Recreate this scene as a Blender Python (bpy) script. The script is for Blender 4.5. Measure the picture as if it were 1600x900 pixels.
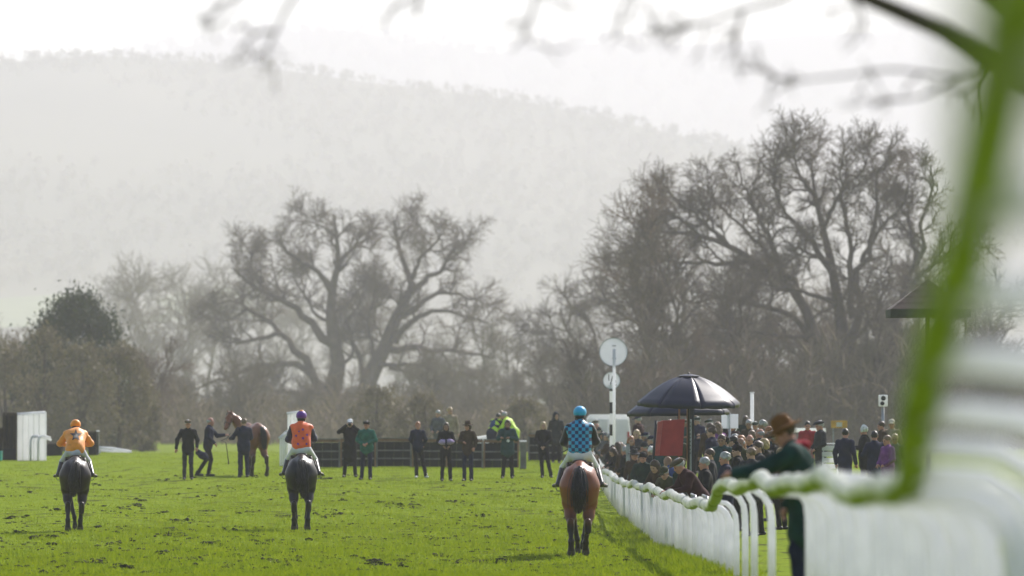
import bpy, math, random
import numpy as np
from mathutils import Vector, Matrix, Euler
from mathutils.bvhtree import BVHTree

for o in list(bpy.data.objects):
    bpy.data.objects.remove(o)
R = math.radians
random.seed(11)
RNG = np.random.default_rng(11)
sc = bpy.context.scene
col = sc.collection

# ------------------------------------------------------------------ camera
F = 200.0 / 36.0 * 1600.0      # focal length in photograph pixels
CZ = 2.5                       # camera height above the level where the horses walk
HY = 640.0                     # photograph row of the horizon
cam_d = bpy.data.cameras.new('camera')
cam_d.lens = 200; cam_d.sensor_width = 36
cam_d.clip_start = 0.05; cam_d.clip_end = 20000
cam_d.dof.use_dof = True
cam_d.dof.focus_distance = 112
cam_d.dof.aperture_fstop = 2.6
cam = bpy.data.objects.new('camera', cam_d)
cam.location = (0, 0, CZ)
cam.rotation_euler = (R(90) + math.atan((HY - 450) / F), 0, 0)
col.objects.link(cam)
sc.camera = cam

# ------------------------------------------------------------------ light
SUN_AZ, SUN_EL = 33.0, 38.0     # degrees: azimuth to the right of the view, elevation
w = bpy.data.worlds.new('World'); sc.world = w; w.use_nodes = True
nt = w.node_tree; nt.nodes.clear()
wo = nt.nodes.new('ShaderNodeOutputWorld'); bg = nt.nodes.new('ShaderNodeBackground')
sky = nt.nodes.new('ShaderNodeTexSky'); sky.sky_type = 'NISHITA'; sky.sun_disc = False
sky.sun_elevation = R(SUN_EL); sky.sun_rotation = R(SUN_AZ)
sky.air_density = 1.0; sky.dust_density = 1.6; sky.ozone_density = 1.0
bg.inputs[1].default_value = 0.115
nt.links.new(sky.outputs[0], bg.inputs[0]); nt.links.new(bg.outputs[0], wo.inputs[0])
sl = bpy.data.lights.new('sun', 'SUN'); sl.energy = 5.0; sl.angle = R(0.6); sl.color = (1.0, 0.95, 0.905)
sun = bpy.data.objects.new('sun', sl); col.objects.link(sun)
sv = Vector((math.sin(R(SUN_AZ)) * math.cos(R(SUN_EL)), math.cos(R(SUN_AZ)) * math.cos(R(SUN_EL)), math.sin(R(SUN_EL))))
sun.rotation_euler = sv.to_track_quat('Z', 'Y').to_euler()
sun.location = sv * 60
sc.view_settings.view_transform = 'Standard'; sc.view_settings.look = 'None'
sc.view_settings.exposure = 0.62; sc.view_settings.gamma = 1
sc.view_settings.use_curve_mapping = False
sc.cycles.use_denoising = True
sc.cycles.volume_bounces = 2
sc.cycles.max_bounces = 8
sc.cycles.transparent_max_bounces = 8
sc.cycles.caustics_reflective = False; sc.cycles.caustics_refractive = False

# ------------------------------------------------------------------ small helpers
def P(x, y, d):
    """a photograph pixel at distance d"""
    return ((x - 800.0) * d / F, d, CZ - (y - HY) * d / F)

def sstep(a, b, x):
    t = np.clip((np.asarray(x, float) - a) / (b - a), 0, 1)
    return t * t * (3 - 2 * t)

_gd = np.arange(-80.0, 9400.0, 1.0)
_kd = [-80, -40, 0, 3, 10, 20, 26, 35, 45, 55, 66, 74, 80, 90, 122, 141, 165, 190, 215, 232, 262, 330, 450, 9400]
_kz = [-.75, -.8, -.83, -.86, -1.02, -1.37, -1.42, -1.52, -1.65, -1.78, -1.97, -2.18, -2.38, -2.46, -2.5, -2.3, -2.05, -1.85, -1.77, -1.75, -2.05, -2.7, -2.9, -2.9]
_gz = np.interp(_gd, _kd, _kz)
_kk = np.exp(-0.5 * (np.arange(-10, 11) / 3.0) ** 2); _kk /= _kk.sum()
_gz = np.convolve(np.pad(_gz, 10, mode='edge'), _kk, 'valid')
def G(X, d):
    """ground height (world z)"""
    X = np.asarray(X, float); d = np.asarray(d, float)
    base = np.interp(d, _gd, _gz)
    drop = np.interp(d, [90, 99, 122, 141, 167, 194, 215, 240], [0, -.1, -.33, -.6, -.78, -.8, -.5, 0])
    s = sstep(1.25, 2.6, X) * (1 - sstep(3.5, 4.4, X))
    und = 0.03 * np.sin(X * .9 + d * .13) + 0.02 * np.sin(X * .37 - d * .31 + 1)
    far = sstep(20, 60, d)
    return CZ + base + drop * s + und * far

def gz(X, d):
    return float(G(X, d))

def foot_d(x, y, lo=80., hi=228.):
    """distance at which the ground shows at photograph pixel x, y"""
    for d in np.arange(lo, hi, .25):
        X = (x - 800) * d / F
        if HY + (CZ - gz(X, d)) * F / d <= y:
            return float(d)
    return hi

def mesh_of(name, v, f, smooth=True):
    m = bpy.data.meshes.new(name)
    v = np.asarray(v, np.float32).reshape(-1, 3)
    if isinstance(f, np.ndarray) and f.ndim == 2:
        n, k = f.shape
        m.vertices.add(len(v)); m.vertices.foreach_set('co', v.ravel())
        m.loops.add(n * k); m.loops.foreach_set('vertex_index', f.astype(np.int32).ravel())
        m.polygons.add(n)
        m.polygons.foreach_set('loop_start', np.arange(0, n * k, k, dtype=np.int32))
        m.polygons.foreach_set('loop_total', np.full(n, k, np.int32))
        m.update(calc_edges=True)
    else:
        m.from_pydata([tuple(map(float, p)) for p in v], [], [tuple(map(int, q)) for q in f]); m.update()
    if smooth and len(m.polygons):
        m.polygons.foreach_set('use_smooth', np.ones(len(m.polygons), bool))
    m.validate()
    return m

def put(name, m, mats=None, parent=None):
    """link a mesh as an object; materials sit on the object so that meshes can be shared"""
    o = bpy.data.objects.new(name, m)
    col.objects.link(o)
    if mats is not None:
        if not isinstance(mats, (list, tuple)): mats = [mats]
        while len(m.materials) < len(mats): m.materials.append(None)
        for i, mt in enumerate(mats):
            o.material_slots[i].link = 'OBJECT'; o.material_slots[i].material = mt
    if parent is not None: o.parent = parent
    return o

def tag(o, label=None, cat=None, group=None, kind=None):
    if label: o['label'] = label
    if cat: o['category'] = cat
    if group: o['group'] = group
    if kind: o['kind'] = kind
    return o

def thing(name, label, cat, loc=(0, 0, 0), rz=0., group=None):
    o = bpy.data.objects.new(name, None); col.objects.link(o)
    o.empty_display_size = .2
    o.location = loc; o.rotation_euler = (0, 0, rz)
    return tag(o, label, cat, group)

class MB:
    """collects simple shapes into one mesh"""
    def __init__(s): s.v = []; s.f = []
    def add(s, v, f):
        b = len(s.v); s.v += [tuple(p) for p in v]; s.f += [tuple(i + b for i in q) for q in f]; return s
    def box(s, c, size, rot=None, bev=0.0):
        x, y, z = [q / 2 for q in size]
        if bev > 0:
            b = min(bev, x * .9, y * .9, z * .9)
            vs = []
            for sx in (-1, 1):
                for sy in (-1, 1):
                    for sz in (-1, 1):
                        vs += [(sx * x, sy * (y - b), sz * (z - b)), (sx * (x - b), sy * y, sz * (z - b)), (sx * (x - b), sy * (y - b), sz * z)]
            import bmesh
            bm = bmesh.new()
            for q in vs: bm.verts.new(q)
            bmesh.ops.convex_hull(bm, input=bm.verts)
            bm.verts.index_update()
            v = [p.co.copy() for p in bm.verts]; f = [[q.index for q in p.verts] for p in bm.faces]
            bm.free()
        else:
            v = [Vector((sx * x, sy * y, sz * z)) for sx in (-1, 1) for sy in (-1, 1) for sz in (-1, 1)]
            f = [(0, 1, 3, 2), (4, 6, 7, 5), (0, 4, 5, 1), (2, 3, 7, 6), (0, 2, 6, 4), (1, 5, 7, 3)]
        M = rot if rot is not None else Matrix.Identity(3)
        return s.add([M @ Vector(p) + Vector(c) for p in v], f)
    def tube(s, pts, rad, k=8, flat=1.0, cap=True):
        pts = [Vector(p) for p in pts]; n = len(pts)
        if not hasattr(rad, '__len__'): rad = [rad] * n
        v = []; f = []
        t0 = (pts[1] - pts[0]).normalized()
        ref = Vector((0, 1, 0)) if abs(t0.y) < .8 else Vector((1, 0, 0))
        u = t0.cross(ref).normalized()
        for i in range(n):
            t = (pts[min(i + 1, n - 1)] - pts[max(i - 1, 0)]).normalized()
            u = (u - t * u.dot(t)).normalized(); q = t.cross(u)
            for j in range(k):
                a = 2 * math.pi * j / k
                v.append(pts[i] + u * math.cos(a) * rad[i] + q * math.sin(a) * rad[i] * flat)
        for i in range(n - 1):
            for j in range(k):
                a, b = i * k + j, i * k + (j + 1) % k
                f.append((a, b, b + k, a + k))
        if cap:
            f.append(tuple(reversed(range(k)))); f.append(tuple((n - 1) * k + j for j in range(k)))
        return s.add(v, f)
    def lathe(s, prof, k=24, c=(0, 0, 0)):
        v = []; f = []; n = len(prof)
        for (r, z) in prof:
            for j in range(k):
                a = 2 * math.pi * j / k
                v.append((c[0] + r * math.cos(a), c[1] + r * math.sin(a), c[2] + z))
        for i in range(n - 1):
            for j in range(k):
                a, b = i * k + j, i * k + (j + 1) % k
                f.append((a, b, b + k, a + k))
        f.append(tuple(reversed(range(k)))); f.append(tuple((n - 1) * k + j for j in range(k)))
        return s.add(v, f)
    def build(s, name, mt, parent=None, smooth=False):
        return put(name, mesh_of(name, s.v, s.f, smooth), mt, parent)

# ------------------------------------------------------------------ materials
_mats = {}
def M(name, rgb, rough=.75, var=.18, scale=6., bump=0., spec=.4, metal=0., sheen=0., rgb2=None, trans=0.):
    if name in _mats: return _mats[name]
    m = bpy.data.materials.new(name); m.use_nodes = True
    n = m.node_tree; b = n.nodes['Principled BSDF']; L = n.links.new
    b.inputs['Roughness'].default_value = rough
    b.inputs['Metallic'].default_value = metal
    b.inputs['Specular IOR Level'].default_value = spec
    if sheen: b.inputs['Sheen Weight'].default_value = sheen
    tc = n.nodes.new('ShaderNodeTexCoord')
    no = n.nodes.new('ShaderNodeTexNoise'); no.inputs['Scale'].default_value = scale; no.inputs['Detail'].default_value = 5
    L(tc.outputs['Object'], no.inputs['Vector'])
    mx = n.nodes.new('ShaderNodeMix'); mx.data_type = 'RGBA'
    c2 = rgb2 if rgb2 else tuple(min(1, c * (1 + var * 1.6)) for c in rgb)
    c1 = rgb if rgb2 else tuple(c * (1 - var) for c in rgb)
    mx.inputs[6].default_value = (*c1, 1); mx.inputs[7].default_value = (*c2, 1)
    ra = n.nodes.new('ShaderNodeValToRGB'); ra.color_ramp.elements[0].position = .3; ra.color_ramp.elements[1].position = .7
    L(no.outputs['Fac'], ra.inputs[0]); L(ra.outputs[0], mx.inputs[0])
    L(mx.outputs[2], b.inputs['Base Color'])
    if bump:
        bp = n.nodes.new('ShaderNodeBump'); bp.inputs['Strength'].default_value = bump; bp.inputs['Distance'].default_value = .02
        n2 = n.nodes.new('ShaderNodeTexNoise'); n2.inputs['Scale'].default_value = scale * 5; n2.inputs['Detail'].default_value = 4
        L(tc.outputs['Object'], n2.inputs['Vector']); L(n2.outputs['Fac'], bp.inputs['Height']); L(bp.outputs[0], b.inputs['Normal'])
    if trans:
        tr = n.nodes.new('ShaderNodeBsdfTranslucent'); ms = n.nodes.new('ShaderNodeMixShader')
        ms.inputs[0].default_value = trans
        L(mx.outputs[2], tr.inputs['Color'])
        L(b.outputs[0], ms.inputs[1]); L(tr.outputs[0], ms.inputs[2])
        L(ms.outputs[0], n.nodes['Material Output'].inputs['Surface'])
    m['nodes_noise'] = no.name
    _mats[name] = m
    return m

def cloth(name, rgb, **k):
    k.setdefault('rough', .85); k.setdefault('var', .22); k.setdefault('scale', 7.); k.setdefault('bump', .25); k.setdefault('spec', .12)
    return M(name, rgb, **k)
# ------------------------------------------------------------------ the ground
def ground_material():
    m = bpy.data.materials.new('turf'); m.use_nodes = True
    n = m.node_tree; L = n.links.new; b = n.nodes['Principled BSDF']
    b.inputs['Roughness'].default_value = .95; b.inputs['Specular IOR Level'].default_value = .03
    tc = n.nodes.new('ShaderNodeTexCoord')
    def noise(s, det=5, stretch=None):
        q = n.nodes.new('ShaderNodeTexNoise'); q.inputs['Scale'].default_value = s; q.inputs['Detail'].default_value = det
        if stretch:
            mp = n.nodes.new('ShaderNodeMapping'); mp.inputs['Scale'].default_value = stretch
            L(tc.outputs['Object'], mp.inputs[0]); L(mp.outputs[0], q.inputs['Vector'])
        else: L(tc.outputs['Object'], q.inputs['Vector'])
        return q
    def ramp(src, p0, p1):
        r = n.nodes.new('ShaderNodeValToRGB'); r.color_ramp.elements[0].position = p0; r.color_ramp.elements[1].position = p1
        L(src, r.inputs[0]); return r.outputs[0]
    def mix(fac, a, c):
        q = n.nodes.new('ShaderNodeMix'); q.data_type = 'RGBA'
        L(fac, q.inputs[0])
        for i, s in ((6, a), (7, c)):
            if isinstance(s, tuple): q.inputs[i].default_value = (*s, 1)
            else: L(s, q.inputs[i])
        return q.outputs[2]
    c = mix(ramp(noise(.3, 4, (.35, 1.6, 1)).outputs['Fac'], .35, .65), (.130, .196, .004), (.172, .228, .006))
    c = mix(ramp(noise(2.3, 6).outputs['Fac'], .35, .7), c, (.082, .136, .003))
    c = mix(ramp(noise(14, 6).outputs['Fac'], .45, .75), c, (.23, .28, .004))
    c = mix(ramp(noise(1.6, 8, (1.0, .45, 1)).outputs['Fac'], .56, .66), c, (.05, .06, .006))
    L(c, b.inputs['Base Color'])
    bp = n.nodes.new('ShaderNodeBump'); bp.inputs['Strength'].default_value = .7; bp.inputs['Distance'].default_value = .06
    L(noise(9, 8).outputs['Fac'], bp.inputs['Height']); L(bp.outputs[0], b.inputs['Normal'])
    return m

TURF = ground_material()
xs = np.concatenate([np.array([-1900, -800, -300, -120, -60, -36]), np.arange(-26, 14.01, .35), np.array([18, 26, 40, 70, 150, 350, 800, 1900.])])
ys = np.concatenate([np.arange(-40, 78, 3.), np.arange(78, 150, .7), np.arange(150, 240, 1.5), np.array([245, 255, 270, 300, 340, 400, 470, 700, 1400, 3000, 9200.])])
XX, YY = np.meshgrid(xs, ys)
ZZ = G(XX, YY)
nx = len(xs); ny = len(ys)
ii = (np.arange(ny - 1)[:, None] * nx + np.arange(nx - 1)[None, :]).ravel()
o = put('ground', mesh_of('ground', np.stack([XX, YY, ZZ], -1), np.stack([ii, ii + 1, ii + nx + 1, ii + nx], 1)), TURF)
tag(o, kind='structure', label='bright green racecourse turf sloping away to the fences')

# ------------------------------------------------------------------ hills in the haze
def heights(kx, kz, X):
    return np.interp(X, kx, kz)
RID1 = [(-1500, 120), (-600, 105), (-200, 100), (0, 88), (90, 76), (180, 76), (300, 92), (450, 108), (600, 130), (760, 158), (900, 182), (1010, 196), (1130, 214), (1260, 250), (1400, 285), (1700, 330), (2600, 380)]
RID2 = [(-1500, 140), (-400, 120), (100, 110), (300, 74), (380, 56), (450, 46), (560, 40), (620, 54), (700, 62), (780, 76), (860, 60), (960, 64), (1100, 72), (1250, 60), (1400, 56), (1600, 66), (2600, 90)]
def hill1(X, d):
    x = 800 + X * F / 4500.
    top = (HY - np.interp(x, [p[0] for p in RID1], [p[1] for p in RID1])) * 4500. / F
    t = (d - 2900) / (4500. - 2900)
    up = np.clip(t, 0, 1) ** 1.05
    dn = 1 - .8 * sstep(4500, 5600, d)
    b = 4 * np.sin(X * .011 + d * .006) + 2.5 * np.sin(X * .024 - d * .01 + 2)
    return CZ - 3.2 + (top + 2.5) * up * dn + b * np.clip(t, 0, 1)
def hill2(X, d):
    x = 800 + X * F / 8000.
    top = (HY - np.interp(x, [p[0] for p in RID2], [p[1] for p in RID2])) * 8000. / F
    t = (d - 5700) / (8000. - 5700)
    up = np.clip(t, 0, 1) ** .9
    dn = 1 - .5 * sstep(8000, 9000, d)
    b = 7 * np.sin(X * .006 + d * .003)
    return CZ - 3.2 + (top + 2.5) * up * dn + b * np.clip(t, 0, 1)
HILL = M('hillside_turf', (.09, .08, .06), rough=.95, scale=.004, rgb2=(.13, .115, .08), spec=.1)
FIELD = M('pasture', (.13, .155, .06), rough=.95, scale=.05, var=.15, spec=.1)
def hill(name, fn, d0, d1, W, label):
    a = np.linspace(-W, W, 141); b = np.linspace(d0, d1, 70)
    A, B = np.meshgrid(a, b)
    Z = fn(A, B)
    i = (np.arange(69)[:, None] * 141 + np.arange(140)[None, :]).ravel()
    tag(put(name, mesh_of(name, np.stack([A, B, Z], -1), np.stack([i, i + 1, i + 142, i + 141], 1)), HILL), kind='structure', label=label)
hill('hill', hill1, 2900, 5600, 1300, 'nearer wooded hillside fading in the mist')
hill('hill', hill2, 5700, 9000, 1800, 'farther pale ridge behind the nearer hill')
# pale pastures low on the nearer hill
def pasture(px, py, wpx, hpx):
    # find where the ray through the pixel meets the slope
    ds = np.arange(2920, 4500, 4.)
    X = (px - 800) * ds / F; Z = CZ - (py - HY) * ds / F
    k = int(np.argmax(hill1(X, ds) > Z)); d = ds[k]
    wm = wpx * d / F; dm = hpx * 3.4
    xs = np.linspace(-.5, .5, 12); ys_ = np.linspace(-.5, .5, 12)
    v = []; f = []
    for j in range(12):
        for i in range(12):
            x = X[k] + xs[i] * wm * (1 + .2 * math.sin(j)); y = d + ys_[j] * dm + xs[i] * dm * .3
            v.append((x, y, float(hill1(np.float64(x), np.float64(y))) + .8))
    for j in range(11):
        for i in range(11):
            q = j * 12 + i; f.append((q, q + 1, q + 13, q + 12))
    return put('field', mesh_of('field', v, f), FIELD), (X[k], d, wm, dm)
fields = []
for k, (a, lab) in enumerate([((20, 490, 170, 36), 'pale green field behind the evergreen tree at the far left'), ((330, 478, 150, 34), 'pale green field behind the wide oak'), ((870, 165, 110, 30), 'faint green field high on the misty hill')]):
    o, fr = pasture(*a); tag(o, lab, kind='structure'); fields.append(fr)

def fuzz(n_tree, fn, d0, d1, W, hmin, hmax, per, seed, size):
    """far woods: every crown a loose cloud of small faces"""
    r = np.random.default_rng(seed)
    X = r.uniform(-W, W, n_tree); d = d0 + (d1 - d0) * r.random(n_tree)
    X = X * (d / d1 * .75 + .25)
    keep = np.ones(n_tree, bool)
    for (fx, fd, fw, fdm) in fields:
        keep &= ~((abs(X - fx) < fw * .6) & (abs(d - fd) < fdm * .75))
    keep &= (np.sin(X * .009 + 1.3) + np.sin(d * .006 + X * .003) + r.normal(0, .25, n_tree)) > -.9
    X = X[keep]; d = d[keep]; N = len(X)
    h = r.uniform(hmin, hmax, N); rad = h * r.uniform(.3, .48, N)
    base = np.stack([X, d, fn(X, d)], -1)
    u = r.normal(size=(N, per, 3)); u /= np.linalg.norm(u, axis=-1, keepdims=True)
    rr = r.random((N, per, 1)) ** .45
    c = base[:, None, :] + u * rr * np.stack([rad, rad, h * .48], -1)[:, None, :] + np.stack([0 * h, 0 * h, h * .52], -1)[:, None, :]
    t = c[:, :, None, :] + r.normal(0, size, (N, per, 3, 3))
    V = t.reshape(-1, 3); Fc = np.arange(len(V)).reshape(-1, 3)
    return V, Fc
WOOD = M('far_wood', (.13, .11, .085), rough=.95, scale=.004, rgb2=(.20, .165, .125), spec=.1, trans=.5)
V1, F1 = fuzz(9000, hill1, 2950, 4540, 640, 7, 10, 26, 3, 1.0)
V2, F2 = fuzz(2000, hill2, 6800, 8100, 1050, 14, 22, 40, 4, 2.2)
tag(put('hillside_woods', mesh_of('hillside_woods', V1, F1, False), WOOD), 'bare grey brown woods covering the nearer hillside', kind='stuff')
tag(put('ridge_woods', mesh_of('ridge_woods', V2, F2, False), WOOD), 'woods along the far pale ridge', kind='stuff')

# ------------------------------------------------------------------ haze
HAZE_DENSITY = 0.00027
hb = MB().box((0, 4640, 288), (4000, 9400, 580))
hm = bpy.data.materials.new('haze'); hm.use_nodes = True; hn = hm.node_tree
hn.nodes.remove(hn.nodes['Principled BSDF'])
pv = hn.nodes.new('ShaderNodeVolumePrincipled')
pv.inputs['Density'].default_value = HAZE_DENSITY
pv.inputs['Color'].default_value = (.966, .938, .990, 1)
pv.inputs['Anisotropy'].default_value = .1
hn.links.new(pv.outputs[0], hn.nodes['Material Output'].inputs['Volume'])
tag(hb.build('haze', hm), 'pale even mist filling the valley', kind='stuff')

# ------------------------------------------------------------------ turf blades and divots
def blades(n, dmin, dmax, hmin, hmax, wd, seed, xfn=None):
    r = np.random.default_rng(seed)
    d = 1 / (1 / dmax + r.random(n) * (1 / dmin - 1 / dmax))
    X = r.uniform(-.098, .0985, n) * d if xfn is None else xfn(r, n, d)
    X = np.where(X > 3.2, r.uniform(-8, 2.6, n), X) if xfn is None else X
    z = G(X, d)
    h = r.uniform(hmin, hmax, n) * (1 + .5 * np.sin(X * 3.1 + d * 1.7) * np.sin(X * 1.3 - d * .9))
    a = r.uniform(0, math.pi, n)
    dx = np.cos(a) * wd; dy = np.sin(a) * wd
    lean = r.normal(0, .6, (n, 2)) * h[:, None]
    v = np.empty((n, 3, 3))
    v[:, 0] = np.stack([X - dx, d - dy, z - .01], -1); v[:, 1] = np.stack([X + dx, d + dy, z - .01], -1)
    v[:, 2] = np.stack([X + lean[:, 0], d + lean[:, 1], z + h], -1)
    return v.reshape(-1, 3)
vb = np.concatenate([blades(260000, 71, 238, .02, .06, .009, 5),
                     blades(14000, 79, 150, .06, .15, .011, 6, lambda r, n, d: 2.85 + r.normal(0, .26, n)),
                     blades(9000, 79, 150, .06, .12, .011, 8, lambda r, n, d: np.floor(r.uniform(-9, 2.4, n) * 3) / 3 + r.normal(0, .12, n))])
GRASS = M('grass_blade', (.142, .212, .004), rough=.75, scale=1.9, rgb2=(.25, .295, .010), spec=.06, trans=.5)
tag(put('grass', mesh_of('grass', vb, np.arange(len(vb)).reshape(-1, 3), False), GRASS), 'short bright green grass blades on the track', kind='stuff')

r_ = np.random.default_rng(21)
ico = []
g_ = (1 + 5 ** .5) / 2
ico_v = np.array([(-1, g_, 0), (1, g_, 0), (-1, -g_, 0), (1, -g_, 0), (0, -1, g_), (0, 1, g_), (0, -1, -g_), (0, 1, -g_), (g_, 0, -1), (g_, 0, 1), (-g_, 0, -1), (-g_, 0, 1)]) / math.sqrt(1 + g_ * g_)
ico_f = np.array([(0, 11, 5), (0, 5, 1), (0, 1, 7), (0, 7, 10), (0, 10, 11), (1, 5, 9), (5, 11, 4), (11, 10, 2), (10, 7, 6), (7, 1, 8), (3, 9, 4), (3, 4, 2), (3, 2, 6), (3, 6, 8), (3, 8, 9), (4, 9, 5), (2, 4, 11), (6, 2, 10), (8, 6, 7), (9, 8, 1)])
vv = []; ff = []
def clod(X, d, s):
    b = len(vv) * 12
    p = ico_v * (1 + r_.normal(0, .3, (12, 1))) * np.array([s * r_.uniform(.7, 1.6), s * r_.uniform(.8, 1.6), s * r_.uniform(.4, .8)])
    vv.append(p + np.array([X, d, gz(X, d) + s * .12])); ff.append(ico_f + b)
for i in range(1500):
    d = 1 / (1 / 175. + r_.random() * (1 / 80. - 1 / 175.)); X = r_.uniform(-.092, .03) * d
    if X > 2.3: continue
    s = abs(r_.normal(.02, .017)) + .012
    for q in range(r_.integers(1, 5)):
        clod(X + r_.normal(0, .18), d + r_.normal(0, .5), s * r_.uniform(.5, 1.1))
for (px, py) in [(600, 785), (640, 790), (425, 845), (585, 880), (590, 878), (370, 830), (385, 800), (270, 835), (290, 815), (520, 805), (830, 765), (210, 790), (180, 850), (690, 870), (760, 825), (140, 880), (60, 840), (710, 785), (505, 808), (340, 850)]:
    d = foot_d(px, py)
    for q in range(7):
        clod((px - 800) * d / F + r_.normal(0, .14), d + r_.normal(0, .7), r_.uniform(.03, .075))
SOIL = M('soil', (.014, .013, .004), rough=.95, scale=9, rgb2=(.03, .032, .006), spec=.1)
tag(put('turf_divots', mesh_of('turf_divots', np.concatenate(vv), np.concatenate(ff)), SOIL), 'dark clods and divots kicked out of the turf', kind='stuff')
# ------------------------------------------------------------------ trees
def tubes(pts, rad, k):
    """pts (N,m,3), rad (N,m) -> vertices and quads of N open tubes with k sides"""
    N, m, _ = pts.shape
    t = np.gradient(pts, axis=1); t /= np.linalg.norm(t, axis=-1, keepdims=True) + 1e-9
    ref = np.where(np.abs(t[:, :1, 2:3]) > .8, np.array([1., 0, 0]), np.array([0, 0, 1.]))
    u = np.cross(t, np.broadcast_to(ref, t.shape)); u /= np.linalg.norm(u, axis=-1, keepdims=True) + 1e-9
    q = np.cross(t, u)
    a = np.arange(k) * 2 * math.pi / k
    v = pts[:, :, None, :] + rad[:, :, None, None] * (u[:, :, None, :] * np.cos(a)[None, None, :, None] + q[:, :, None, :] * np.sin(a)[None, None, :, None])
    idx = np.arange(N * m * k).reshape(N, m, k)
    A = idx[:, :-1]; B = idx[:, 1:]
    f = np.stack([A, np.roll(A, -1, 2), np.roll(B, -1, 2), B], -1).reshape(-1, 4)
    return v.reshape(-1, 3), f

def cat(parts):
    V = []; Fs = []; b = 0
    for v, f in parts:
        V.append(v); Fs.append(f + b); b += len(v)
    return np.concatenate(V), np.concatenate(Fs)

def resample(p, m):
    p = np.asarray(p, float)
    # smooth with Catmull-Rom, then equal steps
    n = len(p); q = []
    for i in range(n - 1):
        a, b, c, d = p[max(i - 1, 0)], p[i], p[i + 1], p[min(i + 2, n - 1)]
        for t in np.linspace(0, 1, 8, endpoint=False):
            q.append(.5 * ((2 * b) + (-a + c) * t + (2 * a - 5 * b + 4 * c - d) * t * t + (-a + 3 * b - 3 * c + d) * t ** 3))
    q.append(p[-1]); q = np.array(q)
    s = np.r_[0, np.cumsum(np.linalg.norm(np.diff(q, axis=0), axis=1))]
    return np.stack([np.interp(np.linspace(0, s[-1], m), s, q[:, i]) for i in range(3)], -1)

def level(r, pts, rad, n, L, ang, up, wander, m, rmax, rend, t0=.25, lsc=None):
    """n side shoots on every parent"""
    N, pm, _ = pts.shape
    t = t0 + (1 - t0) * r.random((N, n)) ** .8
    x = t * (pm - 1); i = np.minimum(x.astype(int), pm - 2); fr = (x - i)[..., None]
    rows = np.arange(N)[:, None]
    base = pts[rows, i] * (1 - fr) + pts[rows, i + 1] * fr
    rb = rad[rows, i] * (1 - fr[..., 0]) + rad[rows, i + 1] * fr[..., 0]
    tan = pts[rows, i + 1] - pts[rows, i]; tan /= np.linalg.norm(tan, axis=-1, keepdims=True) + 1e-9
    pr = r.normal(size=base.shape); pr -= tan * (pr * tan).sum(-1, keepdims=True); pr /= np.linalg.norm(pr, axis=-1, keepdims=True) + 1e-9
    an = np.radians(r.normal(ang, 14, t.shape))[..., None]
    d = tan * np.cos(an) + pr * np.sin(an); d[..., 2] += up
    d /= np.linalg.norm(d, axis=-1, keepdims=True)
    Ln = L * r.uniform(.55, 1.25, t.shape) * (1.15 - .45 * t)
    if lsc is not None: Ln = Ln * lsc[:, None]
    base = base.reshape(-1, 3); d = d.reshape(-1, 3); Ln = Ln.reshape(-1); rb = rb.reshape(-1)
    K = len(base); out = np.empty((K, m, 3)); out[:, 0] = base
    for s in range(1, m):
        out[:, s] = out[:, s - 1] + d * (Ln / (m - 1))[:, None]
        d = d + r.normal(0, wander, d.shape); d[:, 2] += up * .35
        d /= np.linalg.norm(d, axis=-1, keepdims=True)
    r0 = np.minimum(rb * .7, rmax)
    rr = r0[:, None] + (np.minimum(np.zeros_like(r0)+rend, r0)[:, None] - r0[:, None]) * np.linspace(0, 1, m)[None]
    return out, rr

def smooth_rad(r0, r1, m): return r0 + (r1 - r0) * np.linspace(0, 1, m) ** .8

def branchy(r, limbs, counts, lens, angs, ups, wand, rmaxs, rend, sides=(6, 4, 3, 3, 3), ms=(5, 4, 4, 3, 3)):
    """limbs: list of (points, r0, r1); returns (limb parts, twig parts)"""
    m0 = 14
    lp = np.stack([resample(p, m0) for p, _, _ in limbs]); lr = np.stack([smooth_rad(a, b, m0) for _, a, b in limbs])
    lp[:, 1:-1] += r.normal(0, .085, lp[:, 1:-1].shape) * (np.linalg.norm(lp[:, -1] - lp[:, 0], axis=-1) * .12)[:, None, None]
    parts = [tubes(lp, lr, 8)]
    P_, R_ = lp, lr
    for k, n in enumerate(counts):
        P_, R_ = level(r, P_, R_, n, lens[k], angs[k], ups[k], wand[k], ms[k], rmaxs[k], rend[k], t0=.18 if k == 0 else .1)
        parts.append(tubes(P_, R_, sides[k]))
    return parts

def bark(name, a, b, sc_=1.2): return M(name, a, rough=.9, scale=sc_, rgb2=b, bump=.5, spec=.15)
BARK = bark('oak_bark', (.06, .045, .032), (.11, .083, .06))
BARK2 = bark('thicket_bark', (.10, .076, .052), (.18, .14, .10), .4)
BARK3 = bark('olive_bark', (.11, .092, .055), (.18, .155, .095), .4)
TWIG = bark('oak_twigs', (.10, .074, .05), (.175, .13, .09), .3)

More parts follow.
